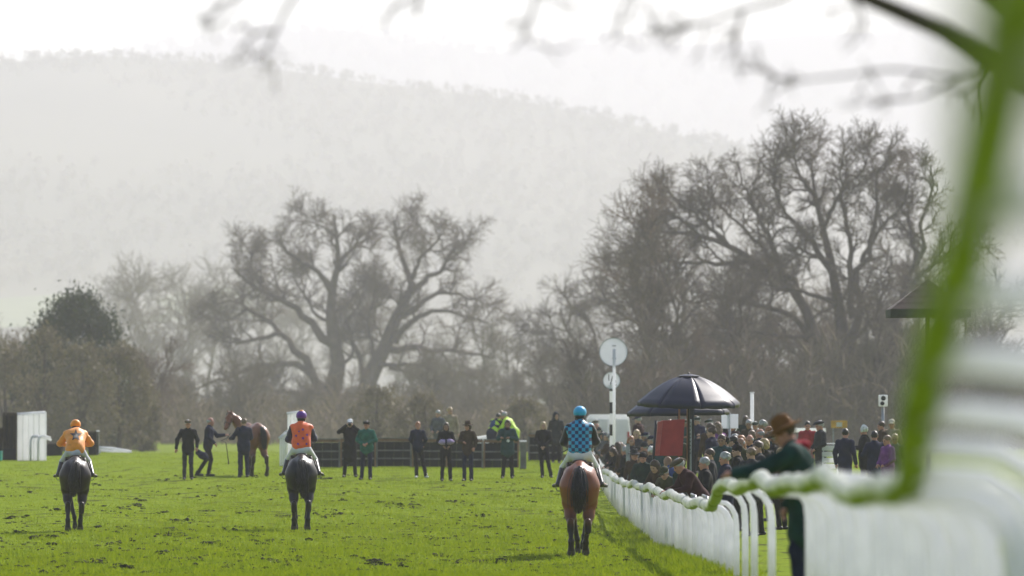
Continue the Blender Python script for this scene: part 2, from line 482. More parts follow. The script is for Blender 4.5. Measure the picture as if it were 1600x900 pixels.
def traced_tree(name, label, d, trunk, limbs, seed, counts, lens, rmaxs, rend, spread, crop=None, bark_=BARK, twig=TWIG, base_px=None, angs=(52, 48, 42, 40), ups=(.12, .10, .08, .05), wand=(.28, .3, .3, .3)):
    """a bare tree whose main limbs follow the photograph; spread is how far limbs lean towards or away from the viewer"""
    r = np.random.default_rng(seed); ks = d / 350.
    lens = [q * ks for q in lens]; rmaxs = [q * ks for q in rmaxs]; rend = [q * ks for q in rend]; spread *= ks
    trunk = [(a, b * ks, e * ks) for a, b, e in trunk]; limbs = [(a, b * ks, e * ks) for a, b, e in limbs]
    conv = (lambda q: q) if crop is None else (lambda q: (crop[0] + q[0] / crop[2], crop[1] + q[1] / crop[2]))
    def world(pl, s0, s1):
        pts = []
        n = len(pl)
        for i, q in enumerate(pl):
            x, y = conv(q); y = 705 + (y - 705) * .955; off = s0 + (s1 - s0) * (i / max(n - 1, 1)) ** 1.2
            pts.append(np.array(P(x, y, d + off)))
        return np.array(pts)
    bx, by = conv(base_px)
    X0 = (bx - 800) * d / F; z0 = gz(X0, d)
    root = thing(name, label, 'tree', (X0, d, z0))
    O = np.array([X0, d, z0])
    tp = []
    for (pl, r0, r1) in trunk:
        w_ = world(pl, 0, r.normal(0, spread * .15)) - O
        if w_[0, 2] < 3.0 and r0 > .3: w_ = np.vstack([[w_[0, 0], w_[0, 1], min(-.2, w_[0, 2] - .2)], w_])
        tp.append((resample(w_, 16), smooth_rad(r0 * 1.12, r1, 16)))
    parts = [tubes(np.stack([a]), np.stack([b]), 10) for a, b in tp]
    V, Fc = cat(parts)
    put('trunk', mesh_of('trunk', V, Fc), bark_, root)
    L = []
    for (pl, r0, r1) in limbs:
        s = r.uniform(-1, 1) * spread
        L.append((world(pl, s * .1, s) - O, r0, r1))
    for a, b in tp: L.append((a[4:], float(b[4]), float(b[-1])))
    parts = branchy(r, L, counts, lens, angs, ups, wand, rmaxs, rend)
    # the trunk was in the list only to grow shoots: drop its doubled skin
    v0, f0 = parts[0]; keep = len(limbs) * 14 * 8
    f0 = f0[(f0 < keep).all(1)]; parts[0] = (v0[:keep], f0)
    V, Fc = cat(parts[:2]); limb = put('limbs', mesh_of('limbs', V, Fc), bark_, root)
    V, Fc = cat(parts[2:]); put('crown', mesh_of('crown', V, Fc, False), twig, root)
    return root

# the wide oak in the middle (limbs read from an enlargement of the photograph)
c5 = (280, 290, 2.194)
traced_tree('oak_tree', 'wide spreading bare oak with two leaning trunks behind the hurdles', 680, [
    ([(508, 925), (515, 740), (545, 620), (540, 560), (520, 450), (525, 330), (545, 240), (540, 150), (530, 60)], .75, .06),
    ([(610, 925), (640, 700), (660, 630), (700, 550), (740, 440), (780, 360), (800, 300), (770, 240), (750, 160), (735, 80)], .82, .06)], [
    ([(512, 745), (460, 640), (420, 570), (370, 510), (330, 460), (270, 420), (200, 370), (130, 380)], .36, .05),
    ([(520, 520), (490, 500), (430, 430), (370, 380), (300, 340), (230, 300), (180, 250)], .32, .05),
    ([(500, 690), (430, 610), (330, 600), (250, 620), (150, 650), (60, 690), (10, 720)], .27, .05),
    ([(500, 700), (400, 700), (320, 690), (240, 660)], .2, .04),
    ([(350, 490), (250, 510), (170, 520), (100, 495)], .17, .04),
    ([(525, 340), (480, 270), (430, 240), (380, 200), (340, 150)], .24, .04),
    ([(540, 240), (600, 180), (635, 150), (652, 108)], .16, .05),
    ([(540, 150), (500, 110), (430, 80)], .1, .03),
    ([(300, 340), (250, 260), (250, 180)], .12, .03),
    ([(370, 380), (330, 300), (310, 200)], .12, .03),
    ([(230, 400), (170, 440), (100, 430)], .11, .03),
    ([(690, 600), (760, 600), (820, 600), (880, 622)], .17, .05),
    ([(720, 545), (820, 540), (900, 550), (990, 560), (1085, 572)], .25, .05),
    ([(735, 520), (810, 430), (880, 410), (960, 420), (1060, 450)], .25, .04),
    ([(765, 430), (830, 380), (900, 340), (960, 350), (1050, 370)], .23, .04),
    ([(795, 340), (850, 290), (900, 260), (930, 200), (985, 160)], .23, .04),
    ([(800, 290), (840, 200), (900, 150)], .16, .04),
    ([(748, 160), (800, 90), (830, 110)], .1, .03),
    ([(640, 650), (585, 480), (600, 400), (640, 330), (680, 250)], .2, .04),
    ([(670, 590), (650, 440), (665, 360), (700, 300)], .17, .04),
    ([(700, 560), (690, 480), (650, 450)], .12, .04),
    ([(545, 610), (595, 560), (580, 480)], .15, .05),
    ([(720, 610), (870, 660), (950, 700), (1000, 690)], .15, .05),
    ([(530, 420), (580, 380), (610, 330), (640, 310)], .13, .03),
    ([(520, 450), (470, 420), (400, 290), (400, 240)], .14, .03)],
    31, (8, 7, 5, 2), (1.8, 1.1, .75, .5), (.11, .05, .026, .018), (.028, .017, .012, .011), 5.0, c5, base_px=(560, 930))

c6 = (820, 170, 1.765)
traced_tree('oak_tree', 'tall domed bare oak on the right behind the crowd', 440, [
    ([(885, 960), (888, 800), (880, 640), (865, 520), (845, 400), (822, 300), (800, 200), (790, 100)], .72, .06),
    ([(870, 960), (830, 700), (800, 620), (770, 520), (720, 460), (640, 400), (560, 350), (480, 320), (400, 312), (330, 305)], .6, .05)], [
    ([(885, 720), (905, 620), (912, 520), (930, 400), (960, 330), (975, 240), (960, 170), (1000, 100)], .36, .05),
    ([(905, 560), (900, 380), (890, 280), (870, 180), (880, 70)], .26, .04),
    ([(885, 800), (960, 700), (1000, 640), (1040, 500), (1080, 400), (1110, 250), (1120, 120)], .4, .05),
    ([(1040, 500), (1100, 430), (1170, 380), (1230, 300)], .2, .04),
    ([(1080, 400), (1060, 280), (1020, 200), (1040, 110)], .2, .04),
    ([(800, 640), (740, 560), (640, 520), (560, 500), (480, 515), (400, 505)], .26, .05),
    ([(770, 520), (700, 400), (620, 320), (560, 250), (500, 190)], .25, .04),
    ([(720, 460), (680, 340), (640, 250), (600, 170), (590, 110)], .24, .04),
    ([(850, 430), (780, 330), (720, 250), (690, 160), (700, 90)], .24, .04),
    ([(640, 400), (540, 400), (450, 400), (360, 380), (290, 350)], .2, .04),
    ([(560, 350), (480, 270), (420, 220), (390, 190)], .17, .04),
    ([(480, 320), (400, 260), (340, 250)], .13, .03),
    ([(860, 520), (760, 480), (690, 470), (600, 450)], .18, .04),
    ([(930, 400), (980, 300), (1040, 240), (1060, 180)], .18, .04),
    ([(822, 300), (860, 220), (940, 120), (950, 50)], .16, .03),
    ([(845, 400), (800, 380), (740, 350), (690, 300)], .16, .03),
    ([(880, 650), (960, 560), (1000, 470), (1010, 380)], .22, .04),
    ([(800, 200), (760, 150), (740, 80), (760, 40)], .12, .03),
    ([(800, 620), (700, 610), (620, 600), (540, 590)], .17, .04)],
    32, (12, 8, 5, 2), (2.3, 1.25, .8, .5), (.11, .05, .026, .018), (.028, .017, .012, .011), 5.5, c6, base_px=(880, 960))
traced_tree('oak_tree', 'shorter dense bare tree left of the tall domed oak', 540, [
    ([(485, 940), (480, 780), (450, 650), (400, 570), (350, 500), (330, 420)], .5, .06)], [
    ([(450, 660), (380, 620), (300, 570), (240, 530), (200, 500)], .22, .04),
    ([(400, 570), (330, 540), (270, 480), (250, 430)], .18, .04),
    ([(430, 610), (440, 500), (420, 420), (430, 350)], .2, .04),
    ([(470, 700), (530, 600), (540, 510), (580, 440)], .22, .04),
    ([(480, 760), (380, 720), (300, 690), (230, 650)], .18, .04),
    ([(480, 780), (560, 700), (640, 660), (690, 620)], .18, .04),
    ([(350, 500), (300, 440), (310, 400)], .11, .03)],
    33, (8, 6, 5, 2), (2.8, 1.5, .9, .55), (.1, .045, .025, .018), (.026, .016, .012, .011), 4.5, c6, base_px=(485, 940))
traced_tree('young_oak_tree', 'small pale bare tree at the left edge of the right hand wood', 580, [
    ([(250, 930), (245, 800), (205, 690), (150, 640), (110, 580), (100, 530)], .36, .05)], [
    ([(205, 690), (190, 600), (160, 540), (150, 510)], .14, .03),
    ([(235, 760), (150, 720), (80, 690), (30, 680)], .14, .03),
    ([(245, 800), (300, 700), (310, 620), (290, 560)], .15, .03),
    ([(150, 640), (80, 620), (40, 590)], .1, .03),
    ([(245, 820), (160, 800), (90, 780), (40, 790)], .12, .03)],
    34, (8, 7, 6, 2), (2.5, 1.4, .8, .5), (.09, .04, .024, .017), (.024, .015, .012, .011), 3.5, c6, bark_=BARK2, twig=BARK2, base_px=(248, 930))

# ------------------------------------------------------------------ generic bare trees and shrubs, copied
def proto_tree(seed, h, stems, counts, lens, rmaxs, rend, r0, lean):
    r = np.random.default_rng(seed)
    L = []
    for i in range(stems):
        a = r.uniform(0, 2 * math.pi); ln = r.uniform(.3, 1) * lean
        p = [(0.12 * math.cos(a) * stems ** .5, .12 * math.sin(a) * stems ** .5, -.2)]
        for q in (.25, .5, .75, 1.):
            p.append((math.cos(a) * ln * h * q ** 1.3 + r.normal(0, .02 * h), math.sin(a) * ln * h * q ** 1.3 + r.normal(0, .02 * h), h * q * r.uniform(.92, 1)))
        L.append((np.array(p), r0 * r.uniform(.7, 1), .03))
    parts = branchy(r, L, counts, lens, (40, 42, 40, 40), (.16, .12, .08, .05), (.2, .25, .3, .3), rmaxs, rend)
    V, Fc = parts[0]; t = mesh_of('trunk', V, Fc)
    V, Fc = cat(parts[1:]); c = mesh_of('crown', V, Fc, False)
    return t, c
TP = [proto_tree(41, 10., 2, (11, 8, 6), (3.0, 1.5, .8), (.07, .035, .018), (.02, .014, .012), .22, .22),
      proto_tree(42, 8., 4, (9, 7, 6), (2.3, 1.3, .7), (.05, .03, .018), (.018, .013, .012), .13, .33),
      proto_tree(43, 5.0, 9, (8, 7, 6), (1.5, .9, .5), (.03, .02, .014), (.014, .012, .011), .06, .45),
      proto_tree(44, 12., 1, (15, 9, 6), (3.2, 1.5, .8), (.08, .035, .02), (.02, .014, .012), .26, .03)]
rt = np.random.default_rng(77)
def bare(kind, px, d, s, label, name, group, mt):
    d *= 1.38; s *= 1.38
    X = (px - 800) * d / F
    root = thing(name, label, 'shrub' if kind == 2 else 'tree', (X, d, gz(X, d)), rt.uniform(0, 6.28), group)
    root.scale = (s * rt.uniform(.9, 1.15), s * rt.uniform(.9, 1.15), s * rt.uniform(.92, 1.08))
    put('trunk', TP[kind][0], mt, root); put('crown', TP[kind][1], mt, root)
BARK4 = bark('russet_bark', (.13, .085, .055), (.20, .14, .095), .4)
BARK5 = bark('pale_bark', (.15, .125, .09), (.24, .20, .145), .3)
# far pale trees beyond the oaks
for px, d, k, s in [(215, 470, 0, 1.25), (262, 480, 1, 1.6), (300, 455, 0, 1.1), (330, 500, 3, 1.0), (770, 520, 3, .75), (745, 500, 1, .8), (180, 500, 3, 1.0), (420, 520, 0, 1.1), (500, 510, 1, 1.4), (620, 520, 0, .9), (690, 525, 3, .7), (380, 540, 1, 1.5), (868, 520, 0, .9), (-30, 470, 0, 1.1), (60, 500, 1, .9), (560, 540, 0, 1.4)]:
    bare(k, px, d * 1.45, s * 1.45, 'pale bare tree fading into the mist beyond the oaks', 'bare_tree', 'pale bare trees in the mist', BARK5)
# slim bare trees standing in front of the hills between the two woods
for px, d, k, s in [(752, 300, 3, .5), (790, 310, 3, .46), (808, 305, 3, .44), (735, 296, 1, .5), (700, 300, 1, .5), (680, 290, 2, .8), (850, 310, 3, .5), (665, 300, 1, .45)]:
    bare(k, px, d * 1.4, s * 1.22, 'slim olive brown tree in the thicket between the two oaks', 'slim_tree', 'slim trees between the oaks', BARK3)
# the brown wood under the tall oak
for i in range(26):
    px = 880 + i * 27 + rt.normal(0, 8); d = rt.uniform(285, 400); k = int(rt.choice([0, 1, 1, 3]))
    bare(k if px > 1010 else 1, px, d, rt.uniform(.7, 1.1) * (1 if px > 1010 else .72), 'bare brown tree in the dim wood under the tall domed oak', 'wood_tree', 'trees of the dim wood on the right', [BARK2, BARK, BARK4][i % 3])
# hedge shrubs along the crest, all the way across
for i in range(46):
    px = -40 + i * 37 + rt.normal(0, 9); d = rt.uniform(345, 400) if px < 880 else rt.uniform(275, 315)
    bare(2 if i % 3 else 1, px, d, d / 285. * rt.uniform(.5, .8) * (1.25 if (px > 880 or px < 240) else .85) * (1 if i % 3 else .7), 'brown leafless hedge shrub behind the crest of the turf', 'hedge_shrub', 'leafless hedge shrubs', ([BARK2, BARK3, BARK4] if px < 250 or px > 880 else [BARK5, BARK3, BARK5])[int(rt.integers(0, 3))])

# tangled brushwood filling the foot of the wood
def brush(n, seed, x0, x1, d0, d1, prof):
    r = np.random.default_rng(seed)
    px = r.uniform(x0, x1, n); d = r.uniform(d0, d1, n); X = (px - 800) * d / F
    hmax = np.interp(px, [p[0] for p in prof], [p[1] for p in prof]) * (1 + .18 * np.sin(px * .05) + .1 * np.sin(px * .13 + 2))
    zb = r.random(n) ** 1.4 * hmax * .8
    b = np.stack([X, d, G(X, d) - .1 + zb], -1)
    ln = r.uniform(.7, 2.0, n) * np.clip(hmax / 5, .5, 1.3)
    dr = np.stack([r.normal(0, .55, n), r.normal(0, .55, n), r.uniform(.3, 1.2, n)], -1); dr /= np.linalg.norm(dr, axis=-1, keepdims=True)
    pts = np.empty((n, 3, 3)); pts[:, 0] = b
    for s in (1, 2):
        pts[:, s] = pts[:, s - 1] + dr * (ln / 2)[:, None]; dr = dr + r.normal(0, .3, dr.shape); dr /= np.linalg.norm(dr, axis=-1, keepdims=True)
    rad = np.broadcast_to(np.array([.044, .033, .02]), (n, 3)) * r.uniform(.7, 1.5, (n, 1))
    return tubes(pts, rad, 3)
for seed_, n_, xa, xb, mt_, lab_ in ((91, 19000, -60, 905, M('pale_brushwood', (.16, .12, .08), rough=.9, scale=.08, rgb2=(.30, .23, .15), bump=.5, spec=.15), 'tangled pale brown brushwood behind the turf from the evergreen to the oak'), (92, 15000, 885, 1660, bark('brushwood', (.095, .072, .05), (.19, .148, .10), .10), 'tangled dark brown brushwood under the tall domed oak')):
    V, Fc = brush(n_, seed_, xa, xb, 470 if xa < 0 else 380, 560 if xa < 0 else 450, [(-60, 9.0), (40, 9), (200, 6.6), (245, 4.8), (330, 4.4), (500, 4.2), (640, 4.4), (700, 4.0), (800, 3.6), (880, 4.6), (900, 4.6), (1000, 7), (1300, 8), (1660, 8.5)])
    tag(put('brushwood', mesh_of('brushwood', V, Fc, False), mt_), lab_, kind='stuff')

# ------------------------------------------------------------------ leafy evergreen and ivy bushes
def leafy(name, label, px, d, h, rad, n, mt, seed, shape, lsize=.16, cat_='tree'):
    d *= 1.38; h *= 1.38; rad *= 1.38; lsize *= 1.3
    r = np.random.default_rng(seed)
    X = (px - 800) * d / F
    root = thing(name, label, cat_, (X, d, gz(X, d)))
    lp = []
    for i in range(9):
        a = r.uniform(0, 6.28); t = r.uniform(.2, .6)
        lp.append((np.array([(0, 0, h * t * .5), (math.cos(a) * rad * .3, math.sin(a) * rad * .3, h * (t + .1)), (math.cos(a) * rad * .7, math.sin(a) * rad * .7, h * (t + .22))]), .07, .02))
    lp.append((np.array([(0, 0, -.2), (.05, 0, h * .3), (-.05, .1, h * .6), (0, 0, h * .93)]), .22, .04))
    LP = np.stack([resample(p, 8) for p, _, _ in lp]); LR = np.stack([smooth_rad(a, b, 8) for _, a, b in lp])
    V, Fc = tubes(LP, LR, 6); put('trunk', mesh_of('trunk', V, Fc), BARK, root)
    # leaf sprays gathered into clumps
    nc = 190 if n > 9000 else 120
    cz = r.random(nc) ** .9; ca = r.uniform(0, 6.28, nc)
    prof = np.interp(cz, [p[0] for p in shape], [p[1] for p in shape])
    cr = prof * rad * r.uniform(.45, 1.0, nc) ** .5
    C = np.stack([np.cos(ca) * cr, np.sin(ca) * cr, cz * h], -1)
    k = r.integers(0, nc, n)
    c = C[k] + r.normal(0, 1, (n, 3)) * np.array([rad * .11, rad * .11, h * .045]) * (.6 + .8 * r.random((nc, 1)))[k]
    c[:, 2] = np.maximum(c[:, 2], .05)
    t = c[:, None, :] + r.normal(0, lsize * .5, (n, 3, 3)); t[:, 2, 2] += lsize * .7
    V = t.reshape(-1, 3); put('crown', mesh_of('crown', V, np.arange(len(V)).reshape(-1, 3), False), mt, root)
EVER = M('evergreen_leaf', (.035, .05, .026), rough=.7, scale=.9, rgb2=(.075, .09, .045), spec=.2, trans=.15)
IVY = M('ivy_leaf', (.13, .108, .062), rough=.7, scale=.7, rgb2=(.21, .175, .10), spec=.2, trans=.2)
dome = [(0, .75), (.25, 1), (.55, .95), (.8, .62), (.93, .32), (1, .12)]
leafy('evergreen_tree', 'dark green dome shaped evergreen tree at the far left', 120, 285, 7.4, 3.1, 32000, EVER, 51, dome)
for q, (px, d, h, rad, lab) in enumerate([
        (70, 272, 5.6, 1.7, 'olive ivy clad bush below the left side of the evergreen'),
        (130, 268, 4.9, 1.7, 'olive bush growing in front of the evergreen'),
        (186, 272, 5.2, 1.55, 'olive ivy clad bush below the right side of the evergreen'),
        (222, 276, 3.6, .85, 'narrow olive bush at the right foot of the evergreen'),
        (8, 275, 5.2, 1.6, 'brownish bush at the left edge of the hedge')]):
    leafy('bush', lab, px, d, h * 1.0, rad, 4600, IVY, 60 + q, [(0, .8), (.3, 1), (.6, .95), (.85, .6), (1, .2)], .13, 'bush')
for q, (px, d, h, rad, lab) in enumerate([
        (590, 262, 2.9, 1.5, 'low olive bush at the foot of the wide oak'),
        (665, 264, 2.6, 1.3, 'low olive bush behind the middle of the hurdle fence'),
        (820, 264, 2.4, 1.2, 'low olive bush behind the white hurdle post')]):
    leafy('bush', lab, px, d, h, rad, 3500, IVY, 70 + q, [(0, .8), (.3, 1), (.6, .95), (.85, .6), (1, .2)], .12, 'bush')

# ------------------------------------------------------------------ the near tree whose boughs hang into the picture
def near_tree():
    r = np.random.default_rng(99)
    d = 23.0
    X0 = (2150 - 800) * d / F; z0 = gz(X0, d)
    root = thing('overhanging_tree', 'dark blurred boughs and twigs of a near tree hanging in from the top', 'tree', (X0, d, z0))
    O = np.array([X0, d, z0])
    W = lambda pl, s=0.: np.array([np.array(P(x, y, d + s)) for x, y in pl]) - O
    tk = np.vstack([[0, 0, -.2], [0.03, 0, 1.2], [-.02, .05, 2.6], [.05, 0, 4.2], [0, .1, 6.5]])
    V, Fc = tubes(np.stack([resample(tk, 14)]), np.stack([smooth_rad(.26, .12, 14)]), 12)
    put('trunk', mesh_of('trunk', V, Fc), BARK, root)
    limbs = [(W([(2150, 300), (1800, 210), (1640, 150), (1540, 92), (1470, 45), (1400, 15), (1345, -8), (1280, -50)]), .085, .03),
             (W([(2150, 100), (1700, 60), (1560, 0), (1490, -50), (1380, -130), (1150, -110), (900, -70), (640, -60), (420, -45), (300, -20)], 1.), .09, .012)]
    tw = [[(1345, -6), (1338, 12)], [(1540, 95), (1500, 120), (1400, 108), (1320, 118), (1240, 128), (1205, 150)], [(1500, 118), (1440, 150), (1360, 160)], [(1280, -50), (1230, -5), (1160, 15), (1090, 38), (1010, 48)],
          [(1160, 15), (1150, 50), (1118, 75)], [(1090, 38), (1060, 42), (1020, 60)], [(1060, -90), (985, -10), (968, 28), (965, 58)], [(500, -50), (455, 0), (430, 50), (418, 78), (413, 118)], [(430, 50), (400, 52), (384, 68)],
          [(430, -45), (370, -5), (330, 8)], [(700, -60), (650, -10), (610, 12)], [(1540, 95), (1520, 130), (1490, 150)], [(850, -60), (825, 40), (800, 78)], [(1240, 128), (1215, 122), (1200, 135)]]
    for t in tw: limbs.append((W(t, r.uniform(-.6, .6)), .0105, .004))
    n0 = len(limbs)
    m0 = 14
    lp = np.stack([resample(p, m0) for p, _, _ in limbs]); lr = np.stack([smooth_rad(a, b, m0) for _, a, b in limbs])
    p1 = [tubes(lp[:2], lr[:2], 10)]
    V, Fc = cat(p1); put('limbs', mesh_of('limbs', V, Fc), BARK, root)
    p2 = [tubes(lp[2:], lr[2:], 6)]
    A, B = level(r, lp[2:], lr[2:], 4, .2, 50, -.05, .3, 4, .006, .003 + np.zeros(1)); p2.append(tubes(A, B, 4))
    A, B = level(r, A, B, 2, .1, 45, -.05, .3, 3, .004, .003 + np.zeros(1)); p2.append(tubes(A, B, 3))
    V, Fc = cat(p2); put('crown', mesh_of('crown', V, Fc), BARK, root)
near_tree()
# ------------------------------------------------------------------ plastic running rail beside the track
def white_plastic(name, algae=0.0):
    m = bpy.data.materials.new(name); m.use_nodes = True
    n = m.node_tree; L = n.links.new; b = n.nodes['Principled BSDF']
    b.inputs['Roughness'].default_value = .38; b.inputs['Specular IOR Level'].default_value = .5
    tc = n.nodes.new('ShaderNodeTexCoord')
    no = n.nodes.new('ShaderNodeTexNoise'); no.inputs['Scale'].default_value = 5; no.inputs['Detail'].default_value = 6
    L(tc.outputs['Object'], no.inputs['Vector'])
    ra = n.nodes.new('ShaderNodeValToRGB')
    ra.color_ramp.elements[0].position = .3; ra.color_ramp.elements[0].color = (.74, .745, .78, 1)
    ra.color_ramp.elements[1].position = .72; ra.color_ramp.elements[1].color = (.85, .85, .88, 1)
    L(no.outputs['Fac'], ra.inputs[0])
    out = ra.outputs[0]
    if algae:
        # green algae lives on the damp underside of the pipe
        ge = n.nodes.new('ShaderNodeNewGeometry'); se = n.nodes.new('ShaderNodeSeparateXYZ'); L(ge.outputs['Normal'], se.inputs[0])
        n2 = n.nodes.new('ShaderNodeTexNoise'); n2.inputs['Scale'].default_value = 1.4; n2.inputs['Detail'].default_value = 5
        L(tc.outputs['Object'], n2.inputs['Vector'])
        ma = n.nodes.new('ShaderNodeMath'); ma.operation = 'MULTIPLY_ADD'; ma.inputs[1].default_value = .9; ma.inputs[2].default_value = -.45
        L(n2.outputs['Fac'], ma.inputs[0])
        ad = n.nodes.new('ShaderNodeMath'); ad.operation = 'SUBTRACT'; L(ma.outputs[0], ad.inputs[0]); L(se.outputs['Z'], ad.inputs[1])
        mr = n.nodes.new('ShaderNodeMapRange'); mr.inputs[1].default_value = algae - .12; mr.inputs[2].default_value = algae + .22
        L(ad.outputs[0], mr.inputs[0])
        mx = n.nodes.new('ShaderNodeMix'); mx.data_type = 'RGBA'; L(mr.outputs[0], mx.inputs[0]); L(out, mx.inputs[6])
        g2 = n.nodes.new('ShaderNodeValToRGB'); g2.color_ramp.elements[0].color = (.16, .25, .012, 1); g2.color_ramp.elements[1].color = (.30, .38, .05, 1)
        L(n2.outputs['Fac'], g2.inputs[0]); L(g2.outputs[0], mx.inputs[7]); out = mx.outputs[2]
    L(out, b.inputs['Base Color'])
    tr = n.nodes.new('ShaderNodeBsdfTranslucent'); ms = n.nodes.new('ShaderNodeMixShader'); ms.inputs[0].default_value = .6
    L(out, tr.inputs['Color']); L(b.outputs[0], ms.inputs[1]); L(tr.outputs[0], ms.inputs[2]); L(ms.outputs[0], n.nodes['Material Output'].inputs['Surface'])
    return m
RAILM = white_plastic('rail_plastic', .02); RAILF = white_plastic('rail_plastic_clean', .52); RAILG = white_plastic('rail_plastic_worn', .28)
POSTM = white_plastic('post_plastic')
# distance, sideways offset and height of the rail's top (relative to the camera)
RP = [(-3, .24, .40), (0, .25, .38), (2, .265, .36), (3, .283, .352), (4, .356, .366), (5, .428, .366), (6.2, .513, .348), (8, .639, .314), (10.5, .789, .239), (14, 1.0, .085), (17, 1.20, -.035), (20, 1.405, -.175), (26, 1.61, -.262), (35, 1.85, -.36), (45, 2.02, -.485), (55, 2.26, -.62), (66, 2.44, -.80), (72, 2.60, -.93), (75.5, 2.68, -1.08), (79, 2.78, -1.27), (87, 2.79, -1.33), (99, 2.79, -1.42), (115, 2.79, -1.5), (129, 2.79, -1.62), (147, 2.79, -1.78), (166, 2.79, -1.75), (177, 2.79, -1.72), (194, 2.79, -1.56), (215, 2.79, -1.3)]
_rd = np.array([p[0] for p in RP], float)
def rail_at(d):
    X = np.interp(d, _rd, [p[1] for p in RP]); z = np.interp(d, _rd, [p[2] for p in RP])
    if d > 22: z += .02 * math.sin(d * .83) + .028 * math.sin(d * .39 + 1)
    return Vector((X, d, CZ + z - .085))
post_d = [1.6, 4.0] + list(np.arange(6.4, 48.4, 2.4)) + [60.2, 66.2, 71.2, 76.2] + list(np.arange(80, 212, 2.25))
fence = thing('running_rail', 'long white plastic running rail with green underside on bent posts beside the track', 'rail', (2.79, 100, gz(2.79, 100)))
FO = Vector(fence.location)
rr_ = np.random.default_rng(5)
rad_at = lambda d: float(np.interp(d, [8, 30, 60], [.040, .060, .076]))
prev = -3.
knots = [-3.0] + [p for p in post_d if p > 0] + [212.]
for i in range(len(knots) - 1):
    a, b = knots[i], knots[i + 1]
    n = 5 if b - a < 4 else 9
    pts = []
    for t in np.linspace(0, 1, n):
        q = rail_at(a + (b - a) * t)
        q.z -= .016 * math.sin(math.pi * t) if a > 20 else 0
        pts.append(q - FO)
    seg = MB().tube(pts, [rad_at(q.y + FO.y) for q in pts], 12, 1.0).build('rail_pipe', RAILM if a < 19 else RAILG if a < 78 else RAILF, fence, True)
    j = rail_at(b) - FO; j0 = rail_at(b - .16) - FO; j1 = rail_at(b + .16) - FO
    if i % 4 == 1: MB().tube([j0, j0 * .5 + j * .5, j, j1 * .5 + j * .5, j1], [q * rad_at(b) for q in (1.04, 1.10, 1.11, 1.10, 1.04)], 12).build('joint_sleeve', RAILM if b < 19 else RAILG, seg, True)
for d in post_d:
    t = rail_at(d) - FO
    off = float(np.interp(d, [40, 62, 80, 100], [.43, .40, .28, .20]))
    cr = min(.255, off * .62)
    g = gz(t.x + FO.x + off, d) - FO.z
    top = t.z - .03
    pts = [(t.x + off, d - FO.y, g - .05), (t.x + off, d - FO.y, top - .55), (t.x + off - .005, d - FO.y, top - .30)]
    for a in (25, 50, 75):
        pts.append((t.x + off - cr + cr * math.cos(R(a)), d - FO.y, top - .30 + .30 * math.sin(R(a))))
    pts += [(t.x + off * .25, d - FO.y, top + .003), (t.x, d - FO.y, top)]
    pw_ = .68 if (55 < d < 78 or d < 19) else 1.
    MB().tube(pts, [q * pw_ for q in (.062, .062, .06, .056, .052, .05, .048, .045)], 10, .72).build('post', POSTM, fence, True)

# ------------------------------------------------------------------ hurdles, wings and brush fences at the back
TIMBER = M('timber', (.16, .085, .04), rough=.8, scale=3, rgb2=(.26, .15, .075), bump=.3)
GREYW = M('weathered_timber', (.10, .095, .085), rough=.85, scale=4, rgb2=(.20, .19, .17), bump=.3)
DARKB = M('dark_board', (.012, .012, .013), rough=.85, scale=3, rgb2=(.028, .027, .027), bump=.3, spec=.15)
BIRCH = M('birch_brush', (.03, .02, .014), rough=.9, scale=5, rgb2=(.06, .04, .028), bump=.4)
WHITE = M('white_panel', (.80, .80, .81), rough=.45, scale=2.5, rgb2=(.86, .86, .87), trans=.62)
TEAL = M('teal_plastic', (.02, .30, .24), rough=.5)
def hurdle(x0, x1, y, label, npan):
    d = foot_d((x0 + x1) / 2, y, 150)
    Xa = (x0 - 800) * d / F; Xb = (x1 - 800) * d / F
    root = thing('hurdle_fence', label, 'fence', ((Xa + Xb) / 2, d, gz((Xa + Xb) / 2, d)))
    W = Xb - Xa; pw = W / npan; H = .88
    for i in range(npan):
        a = -W / 2 + i * pw; c = a + pw / 2
        dz = gz(root.location.x + c, d) - root.location.z
        MB().box((c, 0, H + dz), (pw - .01, .09, .085), bev=.015).build('top_rail', TIMBER, root)
        MB().box((c, -.01, H + .06 + dz), (pw - .02, .11, .03)).build('top_pad', GREYW, root)
        for z in (.28, .54):
            MB().box((c, -.045, z + dz), (pw - .09, .03, .05)).build('mid_rail', GREYW, root)
        for k in range(4):
            x = a + pw * (k + .5) / 4
            MB().box((x, .02, .42 + dz), (pw / 4 - .004, .05, .80)).build('infill_board', DARKB, root)
        for k in (0, 1):
            MB().box((a + .03 + k * (pw - .06), -.03, .43 + dz), (.055, .06, .86)).build('frame_post', TIMBER if i % 2 else GREYW, root)
        br = Matrix.Rotation(math.atan2(.6, pw * .45), 3, 'Y')
        MB().box((c - pw * .2, -.05, .42 + dz), (pw * .6, .02, .035), Matrix.Rotation(-.75 if i % 2 else .75, 3, 'Y')).build('brace', DARKB, root)
    return root
hurdle(476, 811, 730, 'long dark boarded hurdle fence with brown top rail behind the standing people', 6)
hurdle(825, 935, 732, 'short dark hurdle fence section right of the pale post', 2)
def block_post(px, y0, y1, wpx, d, label):
    X = (px - 800) * d / F; z = gz(X, d); h = CZ - (y0 - HY) * d / F - z
    root = thing('fence_post', label, 'post', (X, d, z))
    MB().box((0, 0, h / 2), (wpx * d / F, .2, h), bev=.02).build('shaft', GREYW, root)
    MB().box((0, 0, h + .02), (wpx * d / F + .03, .23, .05), bev=.015).build('cap', WHITE, root)
block_post(817.5, 690, 735, 10, foot_d(817, 733, 150) - .4, 'pale square post between the two hurdle fence sections')

